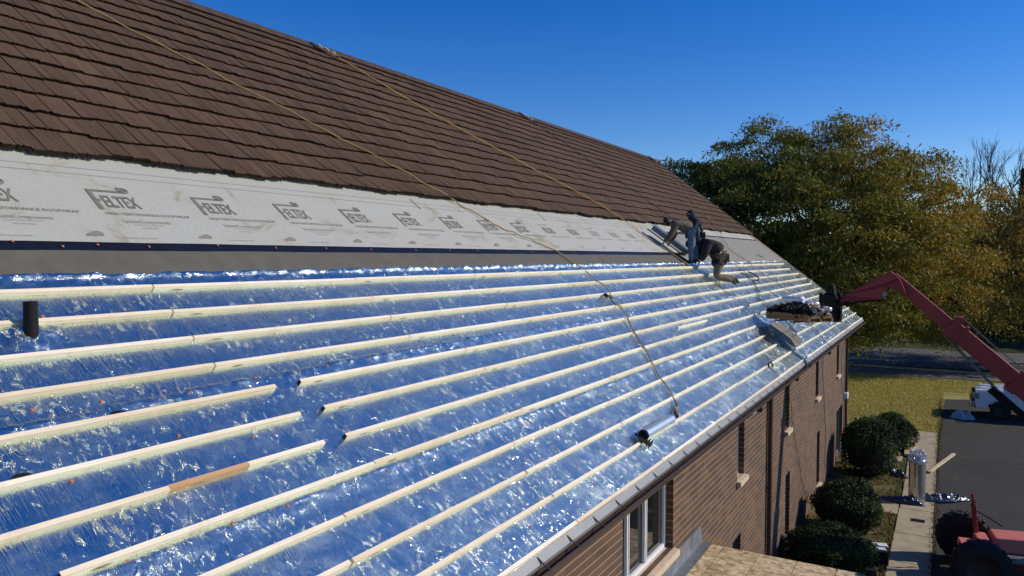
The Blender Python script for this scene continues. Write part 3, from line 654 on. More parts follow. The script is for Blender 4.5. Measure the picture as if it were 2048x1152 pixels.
# rope grab knot and tangles
e = empty('rope_grab', RP(13.66,3.5,.02), 'steel rope grab and knotted cord halfway down the first tan rope', 'rope grab')
b = MB(); c0 = Vector(RP(13.66,3.4,.03))
b.tube([c0+V(.05*math.cos(t),.06*math.sin(t),.03*math.sin(2*t)) for t in [i*.6 for i in range(14)]], .012, 6); b.tube([c0, c0+V(.05,-.12,-.06), c0+V(-.06,-.2,-.12), c0+V(-.02,-.3,-.2)], .010, 6); b.build('cord', M['rope'], e, smooth=True)
b = MB(); b.obox(c0+V(-.06,.05,.03),(.05,.0,.0),(0,.03,.02),(0,-.015,.02)); b.build('clamp', M['black'], e, bevel=.006)
for X, vv, lab in ((13.3,-21.9,'nearest pale roof anchor strapped over the ridge'),(23.2,-22.0,'middle pale roof anchor strapped over the ridge'),(36.3,-22.0,'farthest small roof anchor strapped over the ridge')):
    e = empty('ridge_anchor', RP(X,vv,.1), lab, 'anchor', 'anchors along the ridge'); c0 = Vector(RP(X,vv,.13))
    b = MB(); b.beam(Vector(RP(X-.38,vv+.1,.12)), Vector(RP(X+.1,vv+.9,.10)), .05, .02, (0,-ST,CT)); b.beam(Vector(RP(X-.45,vv-.1,.14)), Vector(RP(X-.35,vv+.45,.14)), .04, .05, (0,-ST,CT)); b.build('plate', M['galv'], e)
    b = MB(); b.tube([Vector(RP(X-.3+.5*t,vv+.2+.6*t+.15*math.sin(t*20),.15+.03*math.cos(t*17))) for t in [i/12 for i in range(13)]], .02, 6); b.build('webbing', M['fluff'], e)
    b = MB(); b.tube([c0+V(.16+.05*math.cos(t),-.25+.06*math.sin(t),-.2) for t in [i*.55 for i in range(13)]], .012, 6); b.build('ring', M['galv'], e)
e = MB(); e.tube([Vector(RP(26.6+.5*math.cos(t)*.9, 2.6+1.0*math.sin(t*.9)-.4*math.cos(t), .03+.12*math.sin(t))) for t in [i*.35 for i in range(9)]], .02, 6); tag(e.build('hose_loop', M['black'], smooth=True), 'stiff black hose loop sticking up on the foil right of the kneeling worker', 'hose')

# roll of foil by the rope, roll of felt by the workers ---------------------
def spiral_roll(name, A, B, r, mat, core_mat, label, cat, turns=3, sag=0):
    A, B = Vector(A), Vector(B); e = empty(name, A, label, cat); ax = (B-A).normalized(); u = ax.orthogonal().normalized(); w_ = ax.cross(u)
    b = MB(); n_ = 26*turns; rows = []
    for t in (0, .33, .66, 1.0):
        c = A.lerp(B, t); ring = []
        for k in range(n_+1):
            a = 2*math.pi*k/26; rr = r*(.45+.55*k/n_)*(1+.03*noise.noise(V(t*4, a, 1)))
            ring.append(c + u*rr*math.cos(a) + w_*rr*math.sin(a))
        rows.append(ring)
    for i in range(3):
        for k in range(n_): b.poly([rows[i][k], rows[i+1][k], rows[i+1][k+1], rows[i][k+1]])
    b.build('wrap', mat, e, smooth=True)
    b = MB(); b.cyl(A+ax*.01, B-ax*.01, r*.44, None, 16); b.build('core', core_mat, e, smooth=False); return e
r1 = .088
er = spiral_roll('foil_roll', RP(9.70,10.93,r1-.02), RP(10.85,10.93,r1-.02), r1, simple('smooth_foil', (.55,.63,.70), .42, .8, .1, 4, .25), M['black'], 'short silver foil roll with a black inside wrapped over a batten near the eave', 'roll')
b = MB()
for sx_ in (-1,):
    for t in range(7): b.poly([RP(9.72,10.7+.1*t,.0+.02*t),RP(9.55+random.uniform(-.04,.04),10.66+.11*t,.06),RP(9.58,10.76+.11*t,.01),RP(9.72,10.8+.1*t,.02)])
b.build('torn_edge', M['black'], er)
b = MB(); b.obox(RP(11.35,10.75,.03),(.05,0,0),(0,.02,-.016),(0,.01,.03)); b.obox(RP(11.28,10.9,.02),(.03,.02,0),(0,.02,0),(0,0,.03)); tag(b.build('rope_clip', simple('rusty_clip', (.10,.05,.025), .7), bevel=.005), 'rusty clip at the rope end beside the silver roll', 'clip')
spiral_roll('felt_roll', RP(22.0,-3.95,.10), RP(22.35,-.45,.10), .12, M['feltroll'], M['feltroll'], 'blue-grey felt roll lying down the slope under the workers hands', 'roll', 2)
o = batten(15.4, 17.6, 7, .0, -.62, 'loose_batten')
o.parent = None; o.matrix_parent_inverse.identity(); tag(o, 'short loose batten lying just above another batten in mid roof', 'batten')
# scraps
def scrap(name, c, sx, sy, n_, mat, label, cat, z=0, amp=.08, seed=0, dirv=(1,0)):
    """a crumpled sheet lying on the ground"""
    vs = []; fs = []; N_ = n_; ca, sa = dirv
    for j in range(N_+1):
        for i in range(N_+1):
            u_, v_ = i/N_*2-1, j/N_*2-1
            wdt = (1-.65*abs(u_)**1.5)*(1+.35*noise.noise(V(u_*2,seed,v_)))
            x, y = u_*sx, v_*sy*wdt; hh = z + amp*(.75+.9*noise.noise(V(x*5, y*5, seed)) + .5*noise.noise(V(x*12, y*12, seed+3)))*(1-abs(u_)**3*.9)*(1-abs(v_)**2.5*.92)
            vs.append((c[0]+x*ca-y*sa, c[1]+x*sa+y*ca, max(z+.004, hh)))
    for j in range(N_):
        for i in range(N_):
            a = j*(N_+1)+i; fs.append((a, a+1, a+N_+2, a+N_+1))
    me = bpy.data.meshes.new(name); me.from_pydata(vs, [], fs); me.materials.append(mat)
    o = bpy.data.objects.new(name, me); col.objects.link(o); return tag(o, label, cat)
b = MB(); b.tube([RP(17.9,11.2,.0),RP(17.95,11.0,.06),RP(18.15,11.05,.07),RP(18.2,11.3,.01)], .022, 6); tag(b.build('pipe_strap', M['black'], smooth=True), 'small curved black strap lying on the foil near the eave', 'strap')

# pallet on the lift ---------------------------------------------------------
PX = Vector((20.9,3.05,CZ-1.80)); pz = PX.z
pa = Vector((1.35,.93,0)).normalized()                      # along its front edge towards the far left
pz = CZ-1.62; A_ = Vector((20.8,3.12,pz)); ex = Vector((.60,.80,0)); ey = ex
ex = ex.normalized()*1.6; ey = Vector((ex.y,-ex.x,0)).normalized()*.85
pal = empty('material_pallet', A_+ex/2+ey/2, 'wooden pallet held over the roof by the lift, loaded with torn shingles and silver bundles', 'pallet')
b = MB(); exn, eyn = ex.normalized(), ey.normalized()
for t in (0,.5,1): b.obox(A_+ex*.5+ey*t*.94+eyn*.03+V(0,0,-.05), ex*.5, eyn*.03, V(0,0,.045))
for i in range(6): b.obox(A_+ex*(.04+.184*i)+ey*.5+V(0,0,.0), exn*.05, ey*.5, V(0,0,.009))
for i in (0,1,2): b.obox(A_+ex*(.05+.45*i)+ey*.5+V(0,0,-.10), exn*.05, ey*.5, V(0,0,.009))
b.build('pallet_frame', M['pallet'], pal)
b = MB(); b.obox(A_+ex*.5+eyn*.0+V(0,0,.055), ex*.5, eyn*.012, V(0,0,.045)); b.obox(A_+ex*.02+ey*.5+V(0,0,.055), exn*.012, ey*.48, V(0,0,.045)); b.build('side_board', M['pallet'], pal)
def pile(name, c, ax, ay, hgt, N_, mat, par, size=.14, seed=1):
    rs = random.Random(seed); b = MB()
    for i in range(N_):
        u_, v_ = rs.uniform(-1,1), rs.uniform(-1,1); hh = hgt*(1-.6*max(abs(u_),abs(v_)))*rs.random()
        p = c+ax*u_+ay*v_+V(0,0,hh); d = Vector((rs.gauss(0,1),rs.gauss(0,1),rs.gauss(0,.35))).normalized(); e_ = d.orthogonal().normalized(); s_ = size*rs.uniform(.5,1.3)
        e_ = (e_ + d.cross(e_)*rs.uniform(-.5,.5)).normalized()
        b.poly([p-d*s_-e_*s_*.4, p+d*s_*.6-e_*s_*.5, p+d*s_+e_*s_*.3, p-d*s_*.4+e_*s_*.5])
    return b.build(name, mat, par)
o = pile('shingle_scraps', A_+ex*.5+ey*.35+V(0,0,.06), ex*.46, ey*.34, .34, 520, M['shingle'], None, .13, 1); tag(o, 'heap of dark torn shingles lying on the pallet', 'shingles', kind='stuff')
o = pile('paper_scraps', A_+ex*.18+ey*.55+V(0,0,.10), ex*.18, ey*.34, .3, 140, M['fluff'], None, .09, 2); tag(o, 'torn tan paper scraps at the right end of the pallet', 'scraps', kind='stuff')
def bundle(A1, B1, r, label, seed):
    b = MB(); A1, B1 = Vector(A1), Vector(B1); N_ = 12; pts = [A1.lerp(B1, i/N_) for i in range(N_+1)]
    rs = [r*(.55 if i in (0, N_) else 1)*(1+.25*noise.noise(V(i*.9, seed, 0))) for i in range(N_+1)]
    b.tube(pts, rs, 14); o = b.build('foil_bundle', M['silver']); tag(o, label, 'bundle', 'silver bundles on the pallet'); return o
bundle(A_+ex*1.02+ey*.72+V(0,0,.40), A_+ex*.55+ey*.82+V(0,0,.40), .13, 'crumpled silver bundle at the left of the pallet load', 1)
bundle(A_+ex*.50+ey*.78+V(0,0,.34), A_+ex*.22+ey*.80+V(0,0,.32), .09, 'smaller silver bundle in the middle of the pallet load', 2)
bundle(A_+ex*.13+ey*.85+V(0,0,.25), A_-ex*.02+ey*.88+V(0,0,.22), .06, 'smallest silver bundle next to the lift carriage', 3)

# telehandler -----------------------------------------------------------------
tel = empty('telehandler', (22.3,-2.2,0), 'red telehandler reaching its long boom up to the roof edge from the parking lot', 'telehandler')
P1 = Vector((22.3,1.25,CZ-.60)); 
def ray(x, y): return F + RT*((x-1024)/1480) + UP*((576-y)/1480)
def at_depth(x, y, d): r_ = ray(x, y); return Vector((0,0,CZ)) + r_*d
# boom axis points
a1 = at_depth(1790,560,20.2); a2 = at_depth(1903,655,19.6); a3 = at_depth(2035,765,18.9); bd = (a3-a1).normalized()
a4 = a3 + (a3-a2).normalized()*3.4
side = bd.cross(V(0,0,1)).normalized(); upv = side.cross(bd).normalized()
b = MB(); b.obox((a1+a2)/2+bd*.2, bd*((a2-a1).length/2+.3), side*.12, upv*.155); b.obox((a1+a2)/2+bd*.2+upv*.16, bd*((a2-a1).length/2+.3), side*.135, upv*.006)
inn = b.build('inner_boom', M['red'], tel, bevel=.02)
b = MB(); b.obox((a2+a3)/2, bd*((a3-a2).length/2), side*.16, upv*.20); b.obox(a2, bd*.10, side*.19, upv*.25); b.obox((a2+a3)/2+upv*.205, bd*((a3-a2).length/2), side*.175, upv*.008); b.obox((a2+a3)/2-upv*.203, bd*((a3-a2).length/2), side*.18, upv*.014)
mid = b.build('middle_boom', M['red'], tel, bevel=.02)
b = MB(); b.obox((a3+a4)/2, bd*((a4-a3).length/2), side*.20, upv*.26); b.obox(a3, bd*.12, side*.23, upv*.30); b.build('outer_boom', M['red'], tel, bevel=.02)
b = MB(); q = a2+upv*.27; b.cyl(q-side*.2, q+side*.2, .10, None, 14); b.cyl(q+bd*.28-side*.2-upv*.03, q+bd*.28+side*.2-upv*.03, .05, None, 12); b.build('boom_roller', M['red'], tel)
b = MB(); b.tube([a2+upv*.36, a2+bd*1.0+upv*.32, a3+upv*.34], .018, 6); b.tube([a2-upv*.26-side*.05, a3-upv*.48], .035, 10); b.build('hydraulic_line', simple('steel_rod', (.16,.16,.15), .4, .6), tel)
b = MB(); b.obox(a3-upv*.55-bd*.1, bd*.18, side*.1, upv*.09); b.obox(a3-upv*.52+bd*.5, bd*.6, side*.09, upv*.08); b.build('lift_cylinder', M['black'], tel)
# gooseneck head
def hp(x, y, d=20.3): return at_depth(x, y, d)
g = [hp(1680,603,20.9),hp(1690,590,20.9),hp(1783,542,20.2),hp(1800,556,20.1),hp(1815,590,20.1),hp(1776,573,20.2),hp(1771,582,20.25),hp(1771,592,20.25),hp(1764,597,20.3)]
b = MB(); b.prism(g, side*.26); b.build('boom_head', M['red'], tel, bevel=.01)
b = MB(); kk = hp(1770,588,20.22); b.cyl(kk-side*.05, kk+side*.30, .06, None, 14); b.build('head_pin', M['galv'], tel)
# carriage and forks
c_ = hp(1661,604,21.1); b = MB(); cr = Vector((ey.x,ey.y,0)).normalized(); cs = Vector((-cr.y,cr.x,0))
b.obox(c_+V(0,0,-.16), cs*.30, cr*.10, V(0,0,.36)+cs*.03); b.obox(c_+V(0,0,.36)+cs*.05, cs*.07, cr*.07, V(0,0,.12)); b.obox(c_+V(0,0,.30)-cs*.12, cs*.05, cr*.05, V(0,0,.20)+cs*.05); b.obox(c_+V(0,0,-.5), cs*.36, cr*.07, V(0,0,.05))
for dx in (-.36,.36): b.obox(c_+cs*dx+V(0,0,-.1), cs*.03, cr*.045, V(0,0,.36))
b.obox(c_+V(0,0,-.1)+cr*.06, cs*.30, cr*.03, V(0,0,.34))
b.build('carriage', M['black'], tel, bevel=.01)
b = MB()
for dx in (-.25,.25): b.obox(A_+ex*.5+ey*.5+exn*dx*1.2+V(0,0,-.125), exn*.06, ey*.5+eyn*.1, V(0,0,.016)); b.obox(A_+ex*.5+ey+eyn*.12+exn*dx*1.2+V(0,0,.1), exn*.05, eyn*.02, V(0,0,.25))
b.build('fork', M['black'], tel)
b = MB(); c2 = hp(1652,560,21.3)
for i in range(3): b.tube([c_+cs*(.1*i-.1)+V(0,0,.2), c_+cs*(.1*i)+V(.1,.1,.45), hp(1700,598,20.9)+V(0,0,.02*i)], .018, 6)
b.tube([hp(1676,612,20.9),hp(1720,603,20.7),hp(1764,600,20.4)], .03, 6); b.build('hose_bundle', M['black'], tel)
# letters on the boom
def boom_text(s_, cpos, size):
    cu = bpy.data.curves.new('boom_letter', 'FONT'); cu.body = s_; cu.size = size; cu.fill_mode = 'FRONT'; cu.align_x = 'CENTER'
    t = bpy.data.objects.new('boom_letter', cu); col.objects.link(t); dg = bpy.context.evaluated_depsgraph_get(); me = bpy.data.meshes.new_from_object(t.evaluated_get(dg)); bpy.data.objects.remove(t)
    nrm = side if side.dot(-F) > 0 else -side
    for vt_ in me.vertices:
        vt_.co = cpos + bd*vt_.co.x + upv*vt_.co.y + nrm*.167
    me.materials.clear(); me.materials.append(M['plaster']); o = bpy.data.objects.new('boom_letter', me); col.objects.link(o); setpar(o, tel)
L_ = (a3-a2).length
boom_text('A', a2+bd*L_*.26-upv*.08, .30); boom_text('B', a2+bd*L_*.62-upv*.08, .30)
b = MB(); nrm = side if side.dot(-F) > 0 else -side; q = a3+bd*.28+nrm*.206
b.poly([q-bd*.12, q-upv*.12+bd*.05, q+bd*.25-upv*.12, q+bd*.25+upv*.12, q+bd*.05+upv*.12]); b.build('boom_arrow', M['white'], tel)
# chassis
ax_f = Vector((-.15,.99,0)).normalized(); ax_r = Vector((ax_f.y,-ax_f.x,0))   # machine forward, machine right (+x side)
fc = Vector((22.4,-.72,0))                                 # front axle centre
def TP(f_, r_, z): p = fc + ax_f*f_ + ax_r*r_; return Vector((p.x, p.y, z))
def wheel(c, axis, r, w_, par, lug=True, nm='wheel', rim=M['redhood']):
    t = empty(nm, c, None, None); setpar(t, par); axis = axis.normalized(); b = MB()
    b.revolve([(r*.58,-w_/2),(r*.9,-w_/2),(r,-w_*.36),(r*1.0,w_*.36),(r*.9,w_/2),(r*.58,w_/2)], c, axis, 28)
    if lug:
        u = axis.orthogonal().normalized(); w2 = axis.cross(u)
        for k in range(20):
            a = 2*math.pi*k/20; d = u*math.cos(a)+w2*math.sin(a); tt = axis.cross(d)
            for sg in (-1,1): b.obox(c+d*(r+.004)+axis*sg*w_*.22+tt*(.04*sg), d*.016, tt*.035, axis*w_*.23)
    b.build('tyre', M['tyre'], t)
    b = MB(); b.revolve([(.001,-w_*.1),(r*.3,-w_*.12),(r*.5,-w_*.3),(r*.585,-w_*.42),(r*.585,w_*.42),(r*.5,w_*.3),(r*.3,w_*.12),(.001,w_*.1)], c, axis, 24); b.build('rim', rim, t)
    return t
for f_, r_ in ((0,1.15),(0,-1.15),(-3.0,1.15),(-3.0,-1.15)): wheel(TP(f_, r_, .66), ax_r, .66, .44, tel, True, 'wheel', M['boot'])
b = MB(); b.obox(TP(-1.9,0,.62), ax_f*1.9, ax_r*.50, V(0,0,.20)); b.obox(TP(0,0,.62), ax_f*.15, ax_r*.85, V(0,0,.12)); b.obox(TP(-3,0,.62), ax_f*.15, ax_r*.85, V(0,0,.12)); b.build('chassis', simple('dark_red_frame', (.16,.02,.018), .5), tel, bevel=.03)
b = MB()
b.hexa([TP(-2.0,-.35,.82),TP(-2.0,.55,.82),TP(-.35,.55,.82),TP(-.35,-.35,.82),TP(-1.9,-.3,1.24),TP(-1.9,.45,1.24),TP(-.45,.45,1.18),TP(-.45,-.3,1.18)]); b.build('engine_hood', M['redhood'], tel, bevel=.04)
b = MB(); b.obox(TP(-.2,.05,.98), ax_f*.14, ax_r*.28, V(0,0,.12)); b.obox(TP(.12,-.25,.90), ax_f*.22, ax_r*.28, V(0,0,.10)); b.build('front_cover', M['redhood'], tel, bevel=.03)
b = MB(); b.obox(TP(-1.4,.66,.75), ax_f*.9, ax_r*.12, V(0,0,.08)); b.obox(TP(-1.5,-.62,.80), ax_f*.85, ax_r*.12, V(0,0,.07)); b.build('side_step', M['galv'], tel, bevel=.02)
b = MB(); b.beam(TP(-.15,.25,.8), TP(-.05,.25,1.85), .11, .11, ax_f); b.beam(TP(-.05,.25,1.85), TP(-.02,.28,2.1), .07, .07, ax_f); b.build('front_post', M['red'], tel, bevel=.02)
b = MB(); b.tube([TP(-.1,.35,1.9),TP(-.15,.5,1.6),TP(-.5,.6,1.4),TP(-.8,.65,1.2)], .02, 6); b.tube([TP(0,.3,1.8),TP(-.2,.4,1.4),TP(-.35,.6,1.1)], .018, 6); b.build('hydraulic_hose', M['black'], tel)
# cab
cb0 = (-3.2,-.95); b = MB()
for f_, r_ in ((-2.3,-.25),(-2.3,-1.0),(-3.6,-.25),(-3.6,-1.0)): b.beam(TP(f_,r_,1.0), TP(f_,r_,2.6), .07, .07, ax_f)
b.obox(TP(-2.95,-.62,2.62), ax_f*.72, ax_r*.42, V(0,0,.04)); b.obox(TP(-2.95,-.62,1.1), ax_f*.68, ax_r*.40, V(0,0,.15)); cab = b.build('cab', M['red'], tel, bevel=.01)
b = MB(); b.obox(TP(-2.95,-.99,1.9), ax_f*.6, ax_r*.006, V(0,0,.6)); b.obox(TP(-2.28,-.62,1.9), ax_f*.006, ax_r*.32, V(0,0,.6)); b.build('cab_window', M['glass'], cab)
b = MB(); b.beam(TP(-3.9,.5,1.0), a4, .4, .4); b.obox(TP(-3.9,.4,1.3), ax_f*.35, ax_r*.35, V(0,0,.6)); b.build('boom_mount', M['red'], tel, bevel=.03)

# pickup truck ------------------------------------------------------------------
TS = 1.17; tc0 = Vector((44.9,-1.35,0))                     # front bumper centre-ish, heading +Y
trk = empty('pickup_truck', (45.9,-4,0), 'pale blue-white pickup truck parked nose-in, its front half showing under the red boom', 'truck')
def KP(l, w_, z): return Vector((tc0.x+1.2+w_*TS, tc0.y-l*TS, z*TS))   # l back from the nose, w_ sideways (-1 near side)
prof = [(.03,.62),(.0,.95),(.05,1.16),(.25,1.24),(1.35,1.30),(1.42,1.30)]
b = MB()
def side_poly(w_):
    arch = [(1.0+.50*math.cos(t), .42+.50*math.sin(t)) for t in [math.pi-i*math.pi/10 for i in range(11)]]
    pts = [(.10,.45)]+[(1.0-.50,.45)]+arch[1:-1]+[(1.5,.45),(3.9,.45)]
    arch2 = [(4.45+.48*math.cos(t), .42+.48*math.sin(t)) for t in [math.pi-i*math.pi/10 for i in range(11)]]
    pts = pts[:-1]+[(3.97,.45)]+arch2[1:-1]+[(4.93,.45),(5.7,.55),(5.75,1.25),(3.75,1.27),(3.7,1.30),(1.42,1.30),(.30,1.22),(.08,1.14),(.02,.9)]
    return [KP(l, w_, z) for l, z in pts]
b.prism(side_poly(-.98), V(.12*TS,0,0)); b.prism(side_poly(.86), V(.12*TS,0,0)); body = b.build('body', M['bluew'], trk, bevel=.03)
b = MB(); b.hexa([KP(.04,.85,.62),KP(.04,-.85,.62),KP(1.45,-.85,.62),KP(1.45,.85,.62),KP(.06,.84,1.13),KP(.06,-.84,1.13),KP(1.45,-.85,1.31),KP(1.45,.85,1.31)]); b.obox((KP(.75,.45,1.27)), V(0,.55*TS,.03), V(.14*TS,0,0), V(0,0,.03)); b.obox((KP(.75,-.45,1.27)), V(0,.55*TS,.03), V(.14*TS,0,0), V(0,0,.03)); b.build('bonnet', M['bluew'], trk, bevel=.05)
b = MB(); b.hexa([KP(1.45,.9,1.31),KP(1.45,-.9,1.31),KP(3.7,-.9,1.31),KP(3.7,.9,1.31),KP(2.1,.72,1.93),KP(2.1,-.72,1.93),KP(3.5,-.72,1.93),KP(3.5,.72,1.93)]); cabt = b.build('cab', M['bluew'], trk, bevel=.05)
b = MB(); b.poly([KP(1.55,.84,1.38),KP(1.55,-.84,1.38),KP(2.05,-.70,1.88),KP(2.05,.70,1.88)]); 
for p_ in b.v[:]: pass
b.v = [tuple(Vector(p_)+V(0,.02,.02)) for p_ in b.v]
b.poly([KP(1.75,-.915,1.36),KP(2.55,-.915,1.36),KP(2.55,-.76,1.84),KP(2.15,-.76,1.84)]); b.poly([KP(2.65,-.915,1.36),KP(3.55,-.915,1.36),KP(3.4,-.76,1.84),KP(2.65,-.76,1.84)]); b.build('window_glass', M['glass'], cabt)
b = MB(); b.box(tuple(KP(5.7,-.86,.7)), tuple(KP(1.45,.86,.9))); b.build('bed_floor', M['black'], trk)
b = MB(); b.obox(KP(-.02,0,.62), V(.97*TS,0,0), V(0,.11*TS,0), V(0,0,.13*TS)); b.build('front_bumper', M['chrome'], trk, bevel=.04)
b = MB(); b.obox(KP(-.06,-.55,.52), V(.18*TS,0,0), V(0,.09*TS,0), V(0,0,.07*TS)); b.obox(KP(.02,0,.9), V(.55*TS,0,0), V(0,.05*TS,0), V(0,0,.17*TS)); b.obox(KP(.15,0,.5), V(.8*TS,0,0), V(0,.1*TS,0), V(0,0,.08*TS)); b.build('grille', M['black'], trk, bevel=.02)
b = MB(); b.obox(KP(.0,0,.92), V(.5*TS,0,0), V(0,.075*TS,0), V(0,0,.03*TS)); b.obox(KP(-.01,0,1.05), V(.56*TS,0,0), V(0,.06*TS,0), V(0,0,.02*TS)); b.build('grille_bar', M['chrome'], trk)
for w_ in (-.78,.78):
    b = MB(); b.obox(KP(.10,w_,.97), V(.205*TS,0,0), V(0,.12*TS,0), V(0,0,.13*TS)); h_ = b.build('headlight', M['lens'], trk, bevel=.03)
    b = MB(); b.obox(KP(-.03,w_,.97), V(.16*TS,0,0), V(0,.02*TS,0), V(0,0,.08*TS)); b.build('bulb_panel', M['chrome'], h_)
for l in (1.0, 4.45):
    for w_ in (-.80,.80): wheel(KP(l, w_, .40), V(1,0,0), .40*TS, .26*TS, trk, False, 'wheel', M['boot'])
b = MB(); b.obox(KP(2.4,-1.0,.40), V(0,.75*TS,0), V(.05*TS,0,0), V(0,0,.03*TS)); b.build('running_board', M['chrome'], trk)
b = MB(); b.beam(KP(1.75,-.98,1.35), KP(1.75,-1.12,1.42), .05, .05); b.obox(KP(1.75,-1.2,1.5), V(.06*TS,0,0), V(0,.03*TS,0), V(0,0,.14*TS)); b.build('mirror', M['black'], trk, bevel=.01)

# things on the ground -------------------------------------------------------------
er = empty('standing_foil_roll', (28.3,.72,.05), 'tall silver foil roll standing upright on the sidewalk in clear plastic', 'roll')
b = MB(); c0 = Vector((28.3,.72,.05)); pr = []
for i in range(15): pr.append((.255*(1+.03*noise.noise(V(i*.8,2,0))), i*.10))
pr += [(.23,1.46),(.12,1.47),(.10,1.40)]; b.revolve([(.21,0)]+pr, c0, (0,0,1), 28); b.build('foil_wrap', simple('roll_foil', (.62,.62,.62), .25, .95, .1, 3, .3), er, smooth=True)
b = MB(); rs = random.Random(3); pr = [(.27,1.30),(.275,1.40),(.28,1.48),(.22,1.54),(.27,1.62),(.20,1.72),(.08,1.64)]; n0 = len(b.v); b.revolve(pr, c0, (0,0,1), 30)
b.v = [tuple(Vector(p_)+V(rs.uniform(-.03,.03),rs.uniform(-.03,.03),rs.uniform(-.03,.05))) for p_ in b.v]; b.build('plastic_bag', M['clear'], er)
scrap('plastic_sheet', (28.0,1.15,0), .70, .26, 26, M['blackplastic'], 'crumpled black plastic sheet at the foot of the standing foil roll', 'plastic', .05, .20, 1, (.2,.98))
scrap('plastic_sheet', (28.9,.0,0), .95, .30, 24, M['blackplastic'], 'torn black plastic sheet trailing onto the asphalt', 'plastic', .05, .22, 5, (.55,-.83))
scrap('plastic_sheet', (31.4,1.45,0), .55, .22, 18, M['blackplastic'], 'small black plastic scrap on the grass edge behind the standing roll', 'plastic', .03, .22, 9, (.7,.7))
scrap('plastic_bag', (44.3,-.85,0), .55, .42, 18, M['clear'], 'clear plastic bag lying on the asphalt in the truck shadow', 'plastic', .01, .45, 12, (.1,-1))
def plank(A1, B1, w_, h_, label, name='lumber_piece'):
    b = MB(); A1, B1 = Vector(A1), Vector(B1); b.beam(A1, B1, w_, h_); tag(b.build(name, M['ply'], bevel=.004), label, 'board')
plank((32.2,.42,.10),(35.9,-.42,.06),.13,.06,'single pale board lying across the sidewalk edge onto the asphalt')
plank((41.2,3.9,.05),(42.4,2.5,.06),.12,.05,'upper of the two pale boards on the lawn past the building corner')
plank((39.6,3.6,.05),(40.5,2.7,.06),.12,.05,'lower of the two pale boards on the lawn, behind the bushes')
for i in range(4): plank((34.6,1.32-.11*i,.09),(37.2,1.42-.11*i,.09),.09,.09,['first','second','third','fourth'][i]+' pale board, counted from the bushes, in the stack on the sidewalk', 'stacked_board')
e = empty('drain_grate', (26.2,.62,.047), 'small rusty rectangular drain grate set in the sidewalk', 'grate'); b = MB(); b.box((26.05,.42,.046),(26.35,.82,.052)); b.build('frame', simple('rust', (.06,.025,.015), .8), e)
b = MB()
for i in range(7): b.box((26.08+.037*i,.45,.052),(26.095+.037*i,.79,.057))
b.build('bar', M['black'], e)
e = empty('white_crate', (22.1,1.5,0), 'white and black equipment case by the sidewalk near the annex roof edge', 'case')
b = MB(); b.obox((22.15,1.45,.22),(.30,.08,0),(-.06,.2,0),(0,0,.2)); b.build('case_body', M['black'], e, bevel=.03)
b = MB(); b.obox((22.3,1.42,.44),(.12,.03,0),(-.05,.18,0),(0,0,.02)); b.obox((21.98,1.42,.44),(.08,.03,0),(-.04,.16,0),(0,0,.02)); b.build('lid', M['white'], e, bevel=.01)
e = empty('wrapped_bundle', (32.2,3.35,0), 'upright silver wrapped bundle with a red top leaning by the entrance', 'bundle')
b = MB(); b.tube([(32.2,3.4,.0),(32.2,3.42,.5),(32.25,3.45,1.05)], [.14,.15,.12], 12); b.build('wrap', M['silver'], e, smooth=True)
b = MB(); b.cyl((32.25,3.45,1.05),(32.27,3.46,1.25), .13, .10, 12); b.build('red_top', M['redhood'], e, smooth=True)

# bushes ---------------------------------------------------------------------------
def leaf_quads(C, Nn, size, aspect=.5, droop=.0, rs=rng):
    """C (N,3) centres, Nn preferred normals"""
    N = len(C); d = rs.normal(size=(N,3)); d[:,2] -= droop; d /= np.linalg.norm(d,axis=1)[:,None]
    nn = Nn + rs.normal(size=(N,3))*.7; e = np.cross(d, nn); e /= np.linalg.norm(e,axis=1)[:,None]+1e-9
    s = size*rs.uniform(.6,1.4,(N,1)); d = d*s; e = e*s*aspect
    return np.stack([C-d*.5, C+e*.5-d*.05, C+d*.5, C-e*.5-d*.05], 1)
def bush(x, y, r, h, label, seed, leanx=0):
    rs = np.random.default_rng(seed); t = empty('bush', (x,y,0), label, 'bush', 'clipped bushes along the wall')
    N = 15000; u = rs.normal(size=(N,3)); u /= np.linalg.norm(u,axis=1)[:,None]; u[:,2] = np.abs(u[:,2])*np.sign(rs.uniform(-.35,1,N))
    rad = rs.uniform(.78,1.0,N)**.5
    lump = 1+.13*np.sin(u[:,0]*4+seed*1.7)*np.cos(u[:,1]*3.4+u[:,2]*3+seed)+.06*np.sin(u[:,0]*11+u[:,1]*9+seed)+.045*rs.normal(size=N); tw = rs.random(N) < .012; lump = np.where(tw, lump*rs.uniform(1.03,1.14,N), lump)
    P = np.stack([x+u[:,0]*r*rad*lump, y+u[:,1]*r*.92*rad*lump, h*.48+u[:,2]*h*.52*rad*lump], 1); P[:,2] = np.maximum(P[:,2], .04)
    c = np.array([.021,.040,.013])[None]*rs.uniform(.6,1.7,(N,1)); c[rs.random(N)<.12] = (.045,.055,.02); c *= (1+.5*np.sin(u[:,0]*3.1+u[:,2]*4+seed))[:,None]**1; c[(np.sin(u[:,0]*7+seed*2)*np.sin(u[:,1]*6+u[:,2]*5) > .86)] *= np.array([2.2,1.3,.9])
    quads_mesh('foliage', leaf_quads(P, u, .085, .45, 0, rs), M['leaf'], t, c, origin=(x,y,0))
    b = MB(); 
    for k in range(5):
        a = k*1.3; b.tube([(x,y,0),(x+.3*r*math.cos(a),y+.3*r*math.sin(a),h*.4),(x+.6*r*math.cos(a),y+.6*r*math.sin(a),h*.7)], [.04,.03,.01], 6)
    b.revolve([(.02,h*.12),(r*.62,h*.18),(r*.74,h*.45),(r*.6,h*.75),(.02,h*.85)], (x,y,0), (0,0,1), 16); b.build('branches', M['bark'], t)
